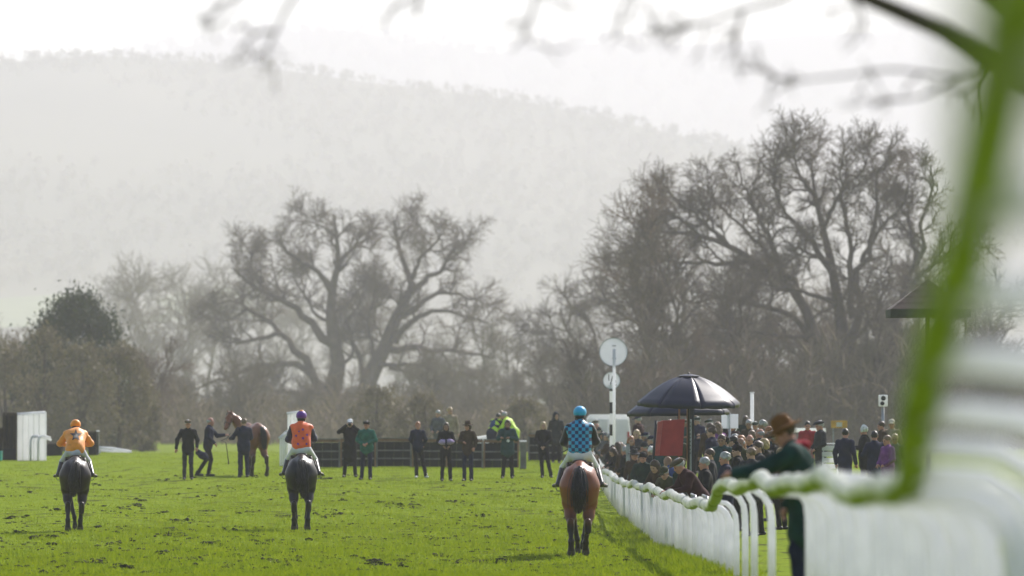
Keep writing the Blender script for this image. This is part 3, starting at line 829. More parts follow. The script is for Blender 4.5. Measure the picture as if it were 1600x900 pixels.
def wing(px0, px1, ytop, ybot, label, slope=None, hoop=False):
    d = foot_d((px0 + px1) / 2, ybot, 150)
    Xa = (px0 - 800) * d / F; Xb = (px1 - 800) * d / F; W = Xb - Xa
    c = (Xa + Xb) / 2; z = gz(c, d); h = CZ - (ytop - HY) * d / F - z
    root = thing('hurdle_wing', label, 'fence wing', (c, d, z))
    n = 5
    for i in range(n):
        x = -W / 2 + W * (i + .5) / n
        hh = h - .05 * (1 - (i + .5) / n) + (.02 if i == n - 1 else 0)
        MB().box((x, .02 * math.sin(i * 2), hh / 2), (W / n - .008, .05, hh), bev=.012).build('slat', WHITE, root)
    MB().tube([(-W / 2 - .02, 0, h - .045), (0, -.01, h - .01), (W / 2 + .02, 0, h + .02)], .045, 8).build('top_pipe', POSTM, root, True)
    MB().box((W / 2 + .03, .0, h / 2 + .01), (.07, .08, h + .04), bev=.015).build('end_post', WHITE, root)
    if slope:
        sx, sh, sb = slope
        w2 = sx * d / F; h2 = sh * d / F
        for i in range(4):
            x = -W / 2 - w2 * (i + .5) / 4; hh = (h * .62) * (1 - (i + .5) / 4) + h2 * (i + .5) / 4
            MB().box((x, -.25 - .12 * i, hh / 2), (w2 / 4 - .006, .05, hh), bev=.01).build('slat', WHITE, root)
        MB().tube([(-W / 2, -.2, h * .64), (-W / 2 - w2, -.75, h2 + .03)], .045, 8).build('sloping_pipe', POSTM, root, True)
    if hoop:
        for k, x in enumerate((.05, .32)):
            xx = x * W
            MB().tube([(xx - .0, -.7, 0), (xx, -.7, .7), (xx + .05, -.68, .85), (xx + .2, -.62, .9), (xx + .42, -.5, .82)], .04, 8).build('hooped_post', POSTM, root, True)
        MB().tube([(.1 * W, -.66, .86), (.5 * W, -.4, .84), (.75 * W, -.2, .74)], .04, 8).build('side_pipe', POSTM, root, True)
wing(27, 70, 645, 720, 'white slatted fence wing with hooped white rail at the far left', hoop=True)
wing(449, 474, 644, 728, 'white fence wing half hidden behind the rider in red and purple', slope=(11, 42, 728))

def brush_fence(x0, x1, steps, ybot, label):
    d = foot_d((x0 + x1) / 2, ybot, 150)
    c = ((x0 + x1) / 2 - 800) * d / F; z = gz(c, d)
    root = thing('brush_fence', label, 'fence', (c, d, z))
    r = np.random.default_rng(int(x1) + 500)
    for (a, b, yt) in steps:
        Xa = (a - 800) * d / F - c; Xb = (b - 800) * d / F - c; h = CZ - (yt - HY) * d / F - z
        n = int(abs(Xb - Xa) * 260)
        bx = r.uniform(Xa, Xb, n); by = r.uniform(-.22, .22, n)
        pts = np.empty((n, 2, 3)); pts[:, 0] = np.stack([bx, by, np.zeros(n)], -1)
        pts[:, 1] = np.stack([np.clip(bx + r.normal(0, .04, n), Xa, Xb), by + r.normal(0, .04, n), h * r.uniform(.9, 1.02, n)], -1)
        V, Fc = tubes(pts, np.full((n, 2), .012), 4)
        o = put('birch_stems', mesh_of('birch_stems', V, Fc, False), BIRCH, root); o['kind'] = 'stuff'
        MB().box(((Xa + Xb) / 2, 0, h * .48), (abs(Xb - Xa) - .03, .3, h * .92)).build('packing', DARKB, root)
        MB().box(((Xa + Xb) / 2, -.26, .22), (abs(Xb - Xa), .05, .4), bev=.01).build('base_board', DARKB, root)
brush_fence(-90, 26, [(-90, 4, 668), (5.5, 26, 645)], 719, 'dark stepped birch brush fence at the left edge beside the white wing')
brush_fence(72, 98, [(72, 98, 693)], 712, 'low dark brush fence stub right of the white wing')
brush_fence(139, 151, [(139, 151, 674)], 711, 'narrow dark brush fence end behind the rider in orange')
block_post(153, 674, 711, 4, foot_d(153, 711, 150) - .2, 'thin white post at the end of the narrow brush fence')
d = foot_d(2, 720, 150); X = (1 - 800) * d / F
root = thing('teal_box', 'small teal box on the turf at the very left edge', 'box', (X, d - .6, gz(X, d)))
MB().box((0, 0, .16), (.22, .3, .30), bev=.02).build('case', TEAL, root)
MB().box((0, 0, .33), (.24, .32, .04), bev=.01).build('lid', TEAL, root)
# fallen white rail
d = 222.; X = (178 - 800) * d / F
root = thing('fallen_rail', 'white rail lying on the turf right of the rider in orange', 'rail', (X, d, gz(X, d)))
for k in range(2):
    MB().tube([(-.6, .1 * k, .24 - .1 * k), (-.1, .1 * k, .22 - .12 * k), (.3, .2 * k, .15 - .05 * k), (.68, .1, .08)], .05, 8).build('pipe', POSTM, root, True)
MB().tube([(-.55, 0, 0), (-.55, 0, .2), (-.5, 0, .28)], .04, 8).build('foot', POSTM, root, True)

# ------------------------------------------------------------------ distance marker
def disc(b, c, r, th, k=40):
    v = []; f = []
    for s in (-1, 1):
        for j in range(k):
            a = 2 * math.pi * j / k; v.append((c[0] + r * math.cos(a), c[1] + s * th / 2, c[2] + r * math.sin(a)))
    for j in range(k):
        q = (j + 1) % k; f.append((j, q, q + k, j + k))
    f.append(tuple(range(k))); f.append(tuple(reversed(range(k, 2 * k))))
    b.add(v, [tuple(reversed(q)) for q in f]); return b
def ring(b, c, r0, r1, th, k=48):
    v = []; f = []
    for j in range(k):
        a = 2 * math.pi * j / k
        for r, s in ((r0, -1), (r1, -1), (r1, 1), (r0, 1)): v.append((c[0] + r * math.cos(a), c[1] + s * th / 2, c[2] + r * math.sin(a)))
    for j in range(k):
        q = (j + 1) % k
        for m_ in range(4): f.append((j * 4 + m_, j * 4 + (m_ + 1) % 4, q * 4 + (m_ + 1) % 4, q * 4 + m_))
    b.add(v, f); return b
def text_mesh(s, size, ext=.004):
    cu = bpy.data.curves.new('lettering', 'FONT'); cu.body = s; cu.size = size; cu.extrude = ext; cu.align_x = 'CENTER'; cu.align_y = 'CENTER'
    o = bpy.data.objects.new('lettering', cu); col.objects.link(o)
    dg = bpy.context.evaluated_depsgraph_get(); m = bpy.data.meshes.new_from_object(o.evaluated_get(dg))
    bpy.data.objects.remove(o); bpy.data.curves.remove(cu)
    return m
BLACK = M('black_paint', (.012, .012, .013), rough=.5)
SIGNW = M('sign_white', (.80, .80, .84), rough=.5, scale=3, var=.03, trans=.45)
RIMG = M('rim_grey', (.30, .31, .33), rough=.5)
md = 184.
mx_ = (955.5 - 800) * md / F; mz = gz(mx_, md)
root = thing('distance_marker', 'black and white banded marker post with round half furlong disc', 'marker post', (mx_, md, mz))
zs = CZ - (594.5 - HY) * md / F - mz
band = .36; z = 0.; k = 0
while z < zs - .12:
    hh = min(band, zs - .1 - z)
    MB().lathe([(.065, z), (.065, z + hh - .001)], 14).build('band', BLACK if k % 2 else WHITE, root, False)
    z += band; k += 1
b = MB(); disc(b, (0, -.085, zs), .262, .03); dsc = b.build('disc', SIGNW, root)
b = MB(); ring(b, (0, -.085, zs), .263, .285, .05); b.build('rim', RIMG, root)
for (s, sz, x, zz) in (('1', .29, -.09, .08), ('/', .41, .0, -.005), ('2', .27, .10, -.08)):
    o = put('numeral', text_mesh(s, sz), BLACK, dsc); o.location = (x, -.106, zs + zz); o.rotation_euler = (R(90), 0, 0)
md = 182.
mx_ = (959.5 - 800) * md / F; mz = gz(mx_, md)
root = thing('marker_pole', 'thin white pole topped by a large plain white disc', 'marker post', (mx_, md, mz))
zs = CZ - (550 - HY) * md / F - mz
MB().lathe([(.05, 0), (.047, zs + .1)], 12).build('pole', WHITE, root, True)
b = MB(); disc(b, (-.02, .08, zs), .435, .03, 56); b.build('disc', SIGNW, root)
b = MB(); ring(b, (-.02, .08, zs), .436, .458, .06, 56); b.build('rim', RIMG, root)
for k in (-1, 1):
    MB().box((0, .03, zs + k * .2), (.12, .09, .03)).build('bracket', RIMG, root)

# ------------------------------------------------------------------ bookmakers' umbrellas and stand
NAVY = M('umbrella_navy', (.012, .014, .032), rough=.42, scale=3, rgb2=(.02, .022, .046), spec=.3)
DKMET = M('dark_metal', (.02, .02, .022), rough=.45, metal=.3)
STEEL = M('galvanised_steel', (.28, .29, .30), rough=.45, metal=.7, scale=10)
REDF = M('red_vinyl', (.30, .02, .022), rough=.45, scale=4, rgb2=(.42, .035, .03), bump=.2)
def umbrella(px, ytop, yrim, wpx, d, label, tilt=(0, 0), pole_px=None):
    X = (px - 800) * d / F; z0 = gz(X, d)
    zr = CZ - (yrim - HY) * d / F - z0; zt = CZ - (ytop - HY) * d / F - z0; RR = wpx / 2 * d / F; H = zt - zr
    root = thing('bookmaker_umbrella', label, 'umbrella', (X, d, z0))
    TM = Matrix.Translation((0, 0, zr)) @ Euler((tilt[0], tilt[1], 0)).to_matrix().to_4x4()
    for g in range(8):
        v = []; f = []; na, nr = 7, 10
        for i in range(nr):
            t = .1 + .9 * i / (nr - 1)
            for j in range(na):
                u = j / (na - 1) - .5; a = 2 * math.pi * (g + .5 + u * .999) / 8 + .2
                sc_ = (1 - (.062 * (1 - (2 * u) ** 2)) * t)   # cloth pulled taut between the ribs
                r = RR * t * sc_; zz = H * (1 - t ** 1.75) * (1 - .035 * (1 - (2 * u) ** 2)) + (.03 * (1 - (2 * u) ** 2) if i == nr - 1 else 0)
                v.append(TM @ Vector((r * math.cos(a), r * math.sin(a), zz)))
        for j in range(na):   # valance
            q = v[(nr - 1) * na + j]; v.append(q + Vector((0, 0, -.10 + .02 * math.cos(j / (na - 1) * 6.28))))
        for i in range(nr):
            for j in range(na - 1):
                q = i * na + j; f.append((q, q + 1, q + na + 1, q + na))
        o = MB().add(v, f).build('canopy_panel', NAVY, root, True)
        so = o.modifiers.new('cloth', 'SOLIDIFY'); so.thickness = .006
        a = 2 * math.pi * g / 8 + .2
        MB().tube([TM @ Vector((RR * t * math.cos(a), RR * t * math.sin(a), H * (1 - t ** 1.75) - .03)) for t in np.linspace(.05, 1, 9)], .008, 6).build('rib', STEEL, root, True)
        MB().tube([TM @ Vector((RR * .55 * math.cos(a), RR * .55 * math.sin(a), H * (1 - .55 ** 1.75) - .035)), TM @ Vector((0, 0, H * .25))], .006, 5).build('strut', STEEL, root, True)
    v = [TM @ Vector((RR * t * math.cos(a), RR * t * math.sin(a), H * 1.02 - .055 * t * 4 + .02)) for t in (.02, .2) for a in np.linspace(0, 6.28, 25)[:-1]]
    f = [(j, (j + 1) % 24, 24 + (j + 1) % 24, 24 + j) for j in range(24)]
    MB().add(v, f).build('vent_cap', NAVY, root, True)
    MB().lathe([(.012, H * 0 + zr + H - .02), (.03, zr + H + .02), (.012, zr + H + .06)], 12).build('finial', DKMET, root, True)
    px_ = ((pole_px or px) - px) * d / F
    MB().tube([(px_, 0, 0), (px_, 0, zr + H * .1), (px_ * .3, 0, zr + H * .6), (0, 0, zr + H - .02)], .026, 10).build('pole', DKMET, root, True)
    MB().lathe([(.3, 0), (.3, .05), (.06, .1), (.05, .3)], 20, (px_, 0, 0)).build('base', DKMET, root, True)
    return root
umbrella(1076, 586, 629, 164, 122, 'large navy umbrella in front, standing over the red stand', (R(3), R(1)))
umbrella(1060, 605, 644, 164, 131, 'second navy umbrella behind and lower than the front one', (R(0), R(-1)))
# the red stand under the umbrellas
sd = 128.; sX = (1047 - 800) * sd / F; sz = gz(sX, sd)
root = thing('bookmaker_stand', 'red vinyl covered betting stand with dark frame under the navy umbrellas', 'betting stand', (sX, sd, sz))
pt = lambda x, y: ((x - 1047) * sd / F, 0, CZ - (y - HY) * sd / F - sz)
a, b_, c_, d_ = [Vector(pt(*q)) for q in ((1036, 657), (1070, 655), (1066, 712), (1030, 712))]
bk = Vector((0, .12, 0))
MB().add([a, b_, c_, d_, a + bk, b_ + bk, c_ + bk, d_ + bk], [(0, 1, 2, 3), (7, 6, 5, 4), (0, 4, 5, 1), (1, 5, 6, 2), (2, 6, 7, 3), (3, 7, 4, 0)]).build('cover', REDF, root)
e = Vector(pt(1028, 660)); g_2 = Vector(pt(1023, 712)); of = Vector((0, -.02, 0))
MB().add([e + of, a + of - Vector((.004, 0, 0)), d_ + of - Vector((.004, 0, 0)), g_2 + of, e + bk * 3, a + bk * 3, d_ + bk * 3, g_2 + bk * 3], [(0, 1, 2, 3), (7, 6, 5, 4), (0, 4, 5, 1), (1, 5, 6, 2), (2, 6, 7, 3), (3, 7, 4, 0)]).build('side_flap', M('red_vinyl_faded', (.40, .07, .06), rough=.5), root)
MB().tube([Vector(pt(1025, 657)) + of, g_2 + of - Vector((.03, 0, 0)), Vector((g_2.x - .04, -.02, 0))], .03, 8).build('frame_pole', DKMET, root, True)
for q, (x, mt, w_) in enumerate(((1081.5, DKMET, .05), (1075.5, TIMBER, .03), (1062, TIMBER, .022), (1078, STEEL, .035))):
    xx = pt(x, 700)[0]; top = pt(x, (628, 628, 634, 655)[q])[2]
    MB().box((xx, -.08 if q == 3 else .2 + .08 * q, top / 2), (w_ * 2, w_ * 1.6, top), bev=.01).build('upright', mt, root)
for k in range(9):
    MB().box((pt(1078, 0)[0], -.125, pt(0, 660 + k * 6)[2]), (.022, .02, .03)).build('peg', DKMET, root)

# ------------------------------------------------------------------ steel barriers in front of the crowd
def barrier(d0, d1, X, label):
    root = thing('crowd_barrier', label, 'barrier', (X, (d0 + d1) / 2, gz(X, (d0 + d1) / 2)), group='steel crowd barriers behind the running rail')
    L = d1 - d0; h = 1.08
    MB().tube([(0, -L / 2, 0), (0, -L / 2, h - .1), (0, -L / 2 + .1, h), (0, L / 2 - .1, h), (0, L / 2, h - .1), (0, L / 2, 0)], .022, 8).build('frame', STEEL, root, True)
    MB().tube([(0, -L / 2, .15), (0, L / 2, .15)], .016, 6).build('lower_bar', STEEL, root, True)
    for k in range(10):
        y = -L / 2 + L * (k + 1) / 11
        MB().tube([(0, y, .15), (0, y, h)], .009, 5).build('bar', STEEL, root, True)
    for s in (-1, 1):
        MB().tube([(-.28, s * L * .4, .0), (0, s * L * .4, .09), (.28, s * L * .4, 0)], .016, 6).build('foot', STEEL, root, True)
for k in range(8):
    barrier(92 + k * 6.0, 94.3 + k * 6.0, 3.16, ['nearest steel crowd barrier behind the running rail', 'second steel crowd barrier along the running rail', 'third steel crowd barrier along the running rail', 'fourth steel crowd barrier along the running rail', 'fifth steel crowd barrier along the running rail', 'sixth steel crowd barrier along the running rail', 'seventh steel crowd barrier along the running rail', 'farthest steel crowd barrier along the running rail'][k])
d = 152.; X = (981 - 800) * d / F
root = thing('steel_post', 'square grey steel post behind the rail among the spectators', 'post', (X, d, gz(X, d)))
h = CZ - (694 - HY) * d / F - gz(X, d)
MB().box((0, 0, h / 2), (.10, .08, h), bev=.012).build('shaft', STEEL, root)
MB().box((0, 0, h + .01), (.11, .09, .025), bev=.008).build('cap', GREYW, root)

# ------------------------------------------------------------------ signs, poles and vehicles beyond the crowd
def pole_thing(name, label, cat_, px, ytop, d, r, mt, extra=None):
    X = (px - 800) * d / F; z = gz(X, d); h = CZ - (ytop - HY) * d / F - z
    root = thing(name, label, cat_, (X, d, z))
    MB().lathe([(r, 0), (r * .95, h)], 12).build('shaft', mt, root, True)
    MB().lathe([(r * 1.25, h), (r * 1.25, h + .03)], 12).build('cap', mt, root, True)
    if extra: extra(root, h, d)
    return root
pole_thing('white_post', 'tall plain white post behind the crowd right of the umbrellas', 'post', 1175, 614, 165, .055, WHITE)
def two_boards(root, h, d):
    for s in (-1, 1):
        MB().box((s * .115, -.06, h - .19), (.215, .02, .38), bev=.006).build('board', SIGNW, root)
pole_thing('notice_board', 'pair of blank white boards on a post among the crowd', 'sign', 1140, 647, 150, .03, STEEL, two_boards)
def speaker_box(root, h, d):
    MB().box((0, -.08, h - .15), (.26, .2, .34), bev=.02).build('housing', WHITE, root)
    b = MB(); disc(b, (0, -.19, h - .08), .07, .03, 20); b.build('horn', BLACK, root)
    b = MB(); disc(b, (-.03, -.19, h - .23), .06, .03, 20); b.build('horn', BLACK, root)
pole_thing('speaker_pole', 'grey pole with a white loudspeaker box above the men on the right', 'pole', 1379.5, 618, 165, .045, STEEL, speaker_box)
YEL = M('yellow_sign', (.55, .28, .03), rough=.5)
d = 195.; X = (1311 - 800) * d / F; z = gz(X, d)
root = thing('yellow_sign', 'small yellow sign on legs beyond the man in navy', 'sign', (X, d, z))
h = CZ - (657 - HY) * d / F - z
MB().box((0, 0, h - .13), (.56, .03, .26), bev=.01).build('panel', YEL, root)
for s in (-1, 1): MB().box((s * .2, .03, h / 2 - .03), (.04, .04, h - .06)).build('leg', STEEL, root)
MB().box((.0, -.02, h - .14), (.2, .012, .16)).build('panel_mark', SIGNW, root)

GLASS = M('dark_glass', (.02, .025, .03), rough=.1, spec=.8)
RUBBER = M('rubber', (.015, .015, .015), rough=.8)
LAMP = M('red_lamp', (.4, .02, .02), rough=.3)
def van(px0, px1, ytop, d, label):
    c = ((px0 + px1) / 2 - 800) * d / F; W = (px1 - px0) * d / F; z = gz(c, d); h = CZ - (ytop - HY) * d / F - z; L = 3.6
    root = thing('white_van', label, 'van', (c, d + L / 2, z))
    prof = [(-W / 2, .32), (-W / 2 - .0, h * .52), (-W / 2 + .09, h * .93), (-W / 2 + .2, h), (W / 2 - .2, h), (W / 2 - .09, h * .93), (W / 2, h * .52), (W / 2, .32)]
    n = len(prof); v = []; f = []
    for (yy, s, dz) in ((-L / 2, .97, 0), (-L / 2 + .1, 1, 0), (L / 2 - 1.1, 1, 0), (L / 2 - .75, .96, -.55), (L / 2, .94, -.75)):
        for (x, zz) in prof: v.append((x * s, yy, zz + (dz if zz > h * .6 else dz * .2)))
    for i in range(4):
        for j in range(n):
            a, b = i * n + j, i * n + (j + 1) % n; f.append((a, b, b + n, a + n))
    f.append(tuple(reversed(range(n)))); f.append(tuple(4 * n + j for j in range(n)))
    MB().add(v, f).build('body', WHITE, root)
    for s in (-1, 1):
        MB().box((s * W * .235, -L / 2 - .012, h * .56), (W * .45, .02, h * .66), bev=.01).build('rear_door', WHITE, root)
        MB().box((s * W * .44, -L / 2 - .012, h * .5), (.1, .03, .35), bev=.01).build('tail_lamp', LAMP, root)
        for yy in (-L / 2 + .7, L / 2 - .65):
            b = MB(); disc(b, (0, 0, 0), .31, .2, 24)
            o = b.build('wheel', RUBBER, root); o.location = (s * (W / 2 - .1), yy, .31); o.rotation_euler = (0, 0, R(90))
    MB().box((0, -L / 2 - .05, .42), (W * .98, .12, .2), bev=.03).build('bumper', DKMET, root)
van(915, 986, 647.5, 226, 'white van parked behind the spectators beside the banded marker post')

d = 204.; X = (757 - 800) * d / F; z = gz(X, d)
root = thing('white_trailer', 'low white covered trailer behind the hurdles beside the stewards', 'trailer', (X, d, z))
h = CZ - (677 - HY) * d / F - z
MB().add([(-.42, -.5, .3), (.42, -.5, .3), (.42, .5, .3), (-.42, .5, .3), (-.42, -.5, h - .2), (.42, -.5, h - .05), (.42, .5, h), (-.42, .5, h - .15)], [(3, 2, 1, 0), (4, 5, 6, 7), (0, 1, 5, 4), (1, 2, 6, 5), (2, 3, 7, 6), (3, 0, 4, 7)]).build('cover', WHITE, root)
for s in (-1, 1):
    b = MB(); disc(b, (0, 0, 0), .22, .12, 20); o = b.build('wheel', RUBBER, root); o.location = (s * .36, 0, .22); o.rotation_euler = (0, 0, R(90))
MB().tube([(0, -.5, .32), (0, -1.2, .3)], .03, 6).build('drawbar', STEEL, root)
# distant white rail behind the crowd
d = 205.
Xa, Xb = (1100 - 800) * d / F, (1290 - 800) * d / F
root = thing('far_rail', 'distant white rail behind the crowd', 'rail', ((Xa + Xb) / 2, d, gz((Xa + Xb) / 2, d)))
top = CZ - (670 - HY) * d / F - root.location.z
MB().box((0, 0, top - .05), (Xb - Xa, .06, .15), bev=.02).build('top_rail', WHITE, root)
MB().box((0, 0, top * .5), (Xb - Xa, .05, .10), bev=.02).build('lower_rail', WHITE, root)
for k in range(4):
    MB().box((-(Xb - Xa) / 2 + .1 + k * ((Xb - Xa) - .2) / 3, .06, top / 2), (.1, .06, top), bev=.01).build('post', WHITE, root)
d = 150.; X = (1297 - 800) * d / F; z = gz(X, d)
root = thing('white_table', 'white slatted table between the man in dark coat and the man in navy', 'table', (X, d, z))
h = CZ - (693 - HY) * d / F - z
for k in range(5): MB().box((0, -.2 + k * .1, h), (.5, .09, .03), bev=.006).build('slat', WHITE, root)
for k in range(4): MB().box((0, -.26, h - .12 - k * .16), (.46, .02, .13), bev=.006).build('front_slat', WHITE, root)
for sx in (-1, 1):
    for sy in (-1, 1): MB().box((sx * .2, sy * .18, h / 2), (.05, .05, h - .02)).build('leg', WHITE, root)

# ------------------------------------------------------------------ the canopy whose edge shows beside the near rail
d = 150.; X = (1450 - 800) * d / F; z = gz(X, d)
root = thing('roofed_shelter', 'small dark pitched roof on a post beside the blurred green rail', 'shelter', (X, d, z))
ez = CZ - (484 - HY) * d / F - z; ap = CZ - (436 - HY) * d / F - z; hw = 62 * d / F
TILE = M('roof_tile', (.045, .03, .024), rough=.85, scale=3, rgb2=(.09, .055, .04), bump=.4)
MOSS = M('mossy_board', (.02, .022, .016), rough=.9, scale=5, rgb2=(.05, .058, .03))
for s in range(4):
    Rz = Matrix.Rotation(s * math.pi / 2, 3, 'Z')
    for k in range(5):       # overlapping courses
        t0, t1 = k / 5, min((k + 1.15) / 5, 1.); lift = .006
        v = [(-hw * (1 - t0), -hw * (1 - t0), ez + (ap - ez) * t0 + lift), (hw * (1 - t0), -hw * (1 - t0), ez + (ap - ez) * t0 + lift), (hw * (1 - t1), -hw * (1 - t1), ez + (ap - ez) * t1), (-hw * (1 - t1), -hw * (1 - t1), ez + (ap - ez) * t1)]
        v += [(p[0], p[1], p[2] - .05) for p in v]
        MB().add([Rz @ Vector(p) for p in v], [(0, 1, 2, 3), (7, 6, 5, 4), (0, 4, 5, 1), (1, 5, 6, 2), (2, 6, 7, 3), (3, 7, 4, 0)]).build('tile_course', TILE, root)
    MB().box(Rz @ Vector((0, -hw + .02, ez - .10)), (2 * hw - .06, .05, .20), Rz).build('fascia', MOSS, root)
MB().box((0, 0, ez / 2), (.12, .12, ez), bev=.02).build('post', TILE, root)
MB().box((0, 0, ez - .05), (2 * hw - .16, 2 * hw - .16, .05)).build('soffit', MOSS, root)
# ------------------------------------------------------------------ smooth bodies from signed distances
def surfnet(D, org, h):
    s = D < 0
    nx, ny, nz = D.shape
    cnt = np.zeros((nx - 1, ny - 1, nz - 1), np.int8)
    for i in (0, 1):
        for j in (0, 1):
            for k in (0, 1): cnt += s[i:nx - 1 + i, j:ny - 1 + j, k:nz - 1 + k]
    act = (cnt > 0) & (cnt < 8)
    idx = np.argwhere(act)
    ids = np.full(act.shape, -1, np.int64); ids[act] = np.arange(len(idx))
    acc = np.zeros((len(idx), 3)); num = np.zeros(len(idx))
    cs = [(i, j, k) for i in (0, 1) for j in (0, 1) for k in (0, 1)]
    for a in cs:
        for b in cs:
            if sum(b) - sum(a) == 1 and sum(abs(p - q) for p, q in zip(a, b)) == 1:
                v0 = D[idx[:, 0] + a[0], idx[:, 1] + a[1], idx[:, 2] + a[2]]; v1 = D[idx[:, 0] + b[0], idx[:, 1] + b[1], idx[:, 2] + b[2]]
                c = (v0 < 0) != (v1 < 0)
                t = np.where(c, v0 / np.where(c, v0 - v1, 1), 0)[:, None]
                acc += np.where(c[:, None], np.array(a) + t * (np.array(b) - np.array(a)), 0); num += c
    V = (idx + acc / num[:, None]) * h + org
    Q = []
    for ax in range(3):
        u, v = (ax + 1) % 3, (ax + 2) % 3
        sl0 = [slice(None)] * 3; sl1 = [slice(None)] * 3
        sl0[ax] = slice(0, -1); sl1[ax] = slice(1, None)
        e = s[tuple(sl0)] != s[tuple(sl1)]
        p = np.argwhere(e)
        p = p[(p[:, u] > 0) & (p[:, v] > 0) & (p[:, u] < D.shape[u] - 1) & (p[:, v] < D.shape[v] - 1)]
        U = np.zeros(3, int); U[u] = 1; W = np.zeros(3, int); W[v] = 1
        g = lambda q: ids[q[:, 0], q[:, 1], q[:, 2]]
        q = np.stack([g(p - U - W), g(p - W), g(p), g(p - U)], 1)
        ins = s[p[:, 0], p[:, 1], p[:, 2]]
        q = np.where(ins[:, None], q, q[:, ::-1]); Q.append(q)
    Q = np.concatenate(Q); Q = Q[(Q >= 0).all(1)]
    return V, Q

class Sdf:
    def __init__(s): s.p = []
    def cap(s, a, b, ra, rb=None, k=.03, sq=None):
        s.p.append(('c', np.array(a, float), np.array(b, float), ra, ra if rb is None else rb, k, sq)); return s
    def ell(s, c, r, k=.03, rot=None, sub=False):
        s.p.append(('s' if sub else 'e', np.array(c, float), np.array(r, float), None if rot is None else np.array(rot, float), k)); return s
    def mesh(s, h):
        lo = []; hi = []
        for q in s.p:
            if q[0] == 'c':
                m = max(q[3], q[4]) * (max(q[6]) if q[6] else 1); lo.append(np.minimum(q[1], q[2]) - m); hi.append(np.maximum(q[1], q[2]) + m)
            elif q[0] == 'e': m = q[2].max() if q[3] is not None else q[2]; lo.append(q[1] - m); hi.append(q[1] + m)
        lo = np.min(lo, 0) - 3 * h; hi = np.max(hi, 0) + 3 * h
        n = np.ceil((hi - lo) / h).astype(int) + 1
        D = np.full(n, 1.0, np.float32)
        ax = [lo[i] + np.arange(n[i]) * h for i in range(3)]
        for q in s.p:
            k = q[5] if q[0] == 'c' else q[4]
            mg = k + 2.5 * h
            if q[0] == 'c':
                m = max(q[3], q[4]) * (max(q[6]) if q[6] else 1); a = np.minimum(q[1], q[2]) - m - mg; b = np.maximum(q[1], q[2]) + m + mg
            else:
                m = q[2].max() if q[3] is not None else q[2]; a = q[1] - m - mg; b = q[1] + m + mg
            i0 = np.maximum(((a - lo) / h).astype(int), 0); i1 = np.minimum(((b - lo) / h).astype(int) + 2, n)
            if (i1 <= i0).any(): continue
            w_ = tuple(slice(i0[i], i1[i]) for i in range(3))
            p = np.stack(np.meshgrid(*[ax[i][w_[i]] for i in range(3)], indexing='ij'), -1)
            if q[0] == 'c':
                A, B = q[1], q[2]; sq = q[6]
                if sq: S = np.array(sq); pa = (p - A) / S; ba = (B - A) / S
                else: pa = p - A; ba = B - A
                t = np.clip((pa @ ba) / (ba @ ba + 1e-12), 0, 1)
                d = np.linalg.norm(pa - t[..., None] * ba, axis=-1) - (q[3] + (q[4] - q[3]) * t)
                if sq: d = d * min(sq)
            else:
                pp = p - q[1]
                if q[3] is not None: pp = pp @ q[3]     # into the ellipsoid's own frame
                k0 = np.linalg.norm(pp / q[2], axis=-1); k1 = np.linalg.norm(pp / q[2] ** 2, axis=-1)
                d = k0 * (k0 - 1) / np.maximum(k1, 1e-6)
            c = D[w_]
            if q[0] == 's':
                d = -d; hh = np.clip(.5 - .5 * (c - d) / k, 0, 1); D[w_] = c * (1 - hh) + d * hh + k * hh * (1 - hh)
            else:
                hh = np.clip(.5 + .5 * (c - d) / k, 0, 1); D[w_] = c * (1 - hh) + d * hh - k * hh * (1 - hh)
        return surfnet(D, lo, h)

def wrinkle(V, Q, amp, f=24., seed=0):
    """soft folds in cloth"""
    n = np.zeros_like(V); a = V[Q[:, 0]]; nn = np.cross(V[Q[:, 1]] - a, V[Q[:, 2]] - a)
    for j in range(Q.shape[1]): np.add.at(n, Q[:, j], nn)
    n /= np.linalg.norm(n, axis=1, keepdims=True) + 1e-12
    w_ = np.sin(V[:, 2] * f + 3 * np.sin(V[:, 0] * f * .5 + seed) + seed) * .6 + np.sin(V[:, 0] * f * .8 + V[:, 2] * f * .55 + seed * 2) * .4
    return V + n * (w_ * amp)[:, None]

def basis(fwd, up):
    """columns x right, y forward, z up"""
    z = np.array(up, float); z /= np.linalg.norm(z)
    y = np.array(fwd, float); y -= z * (y @ z); y /= np.linalg.norm(y)
    return np.stack([np.cross(y, z), y, z], 1)

# ------------------------------------------------------------------ people
SKIN = M('skin_fair', (.46, .27, .20), rough=.6, var=.06, spec=.3)
SKIN2 = M('skin_ruddy', (.46, .22, .16), rough=.6, var=.07, spec=.3)
SKIN3 = M('skin_tan', (.30, .17, .115), rough=.6, var=.06, spec=.3)
EYE = M('eye_dark', (.03, .02, .018), rough=.3)
LIP = M('lip', (.36, .13, .11), rough=.5)
STAND = dict(pelvis=(0, 0, .95), neck=(0, .0, 1.46), head=(0, .025, 1.615), look=(0, 0, 0),
             sh=.185, elL=(-.25, -.03, 1.15), wrL=(-.27, .06, .90), elR=(.25, -.03, 1.15), wrR=(.27, .06, .90),
             hip=.09, knL=(-.10, .03, .50), anL=(-.105, -.02, .09), knR=(.10, .03, .50), anR=(.105, -.02, .09), toeL=(-.12, .15, .035), toeR=(.12, .15, .035),
             fat=1.0, hem=.80, flare=.0)
def pose(**k): d = dict(STAND); d.update(k); return d

def head_frame(J):
    yaw, pitch, roll = [R(a) for a in J['look']]
    m = (Matrix.Rotation(-yaw, 3, 'Z') @ Matrix.Rotation(pitch, 3, 'X') @ Matrix.Rotation(roll, 3, 'Y'))
    return np.array(m)

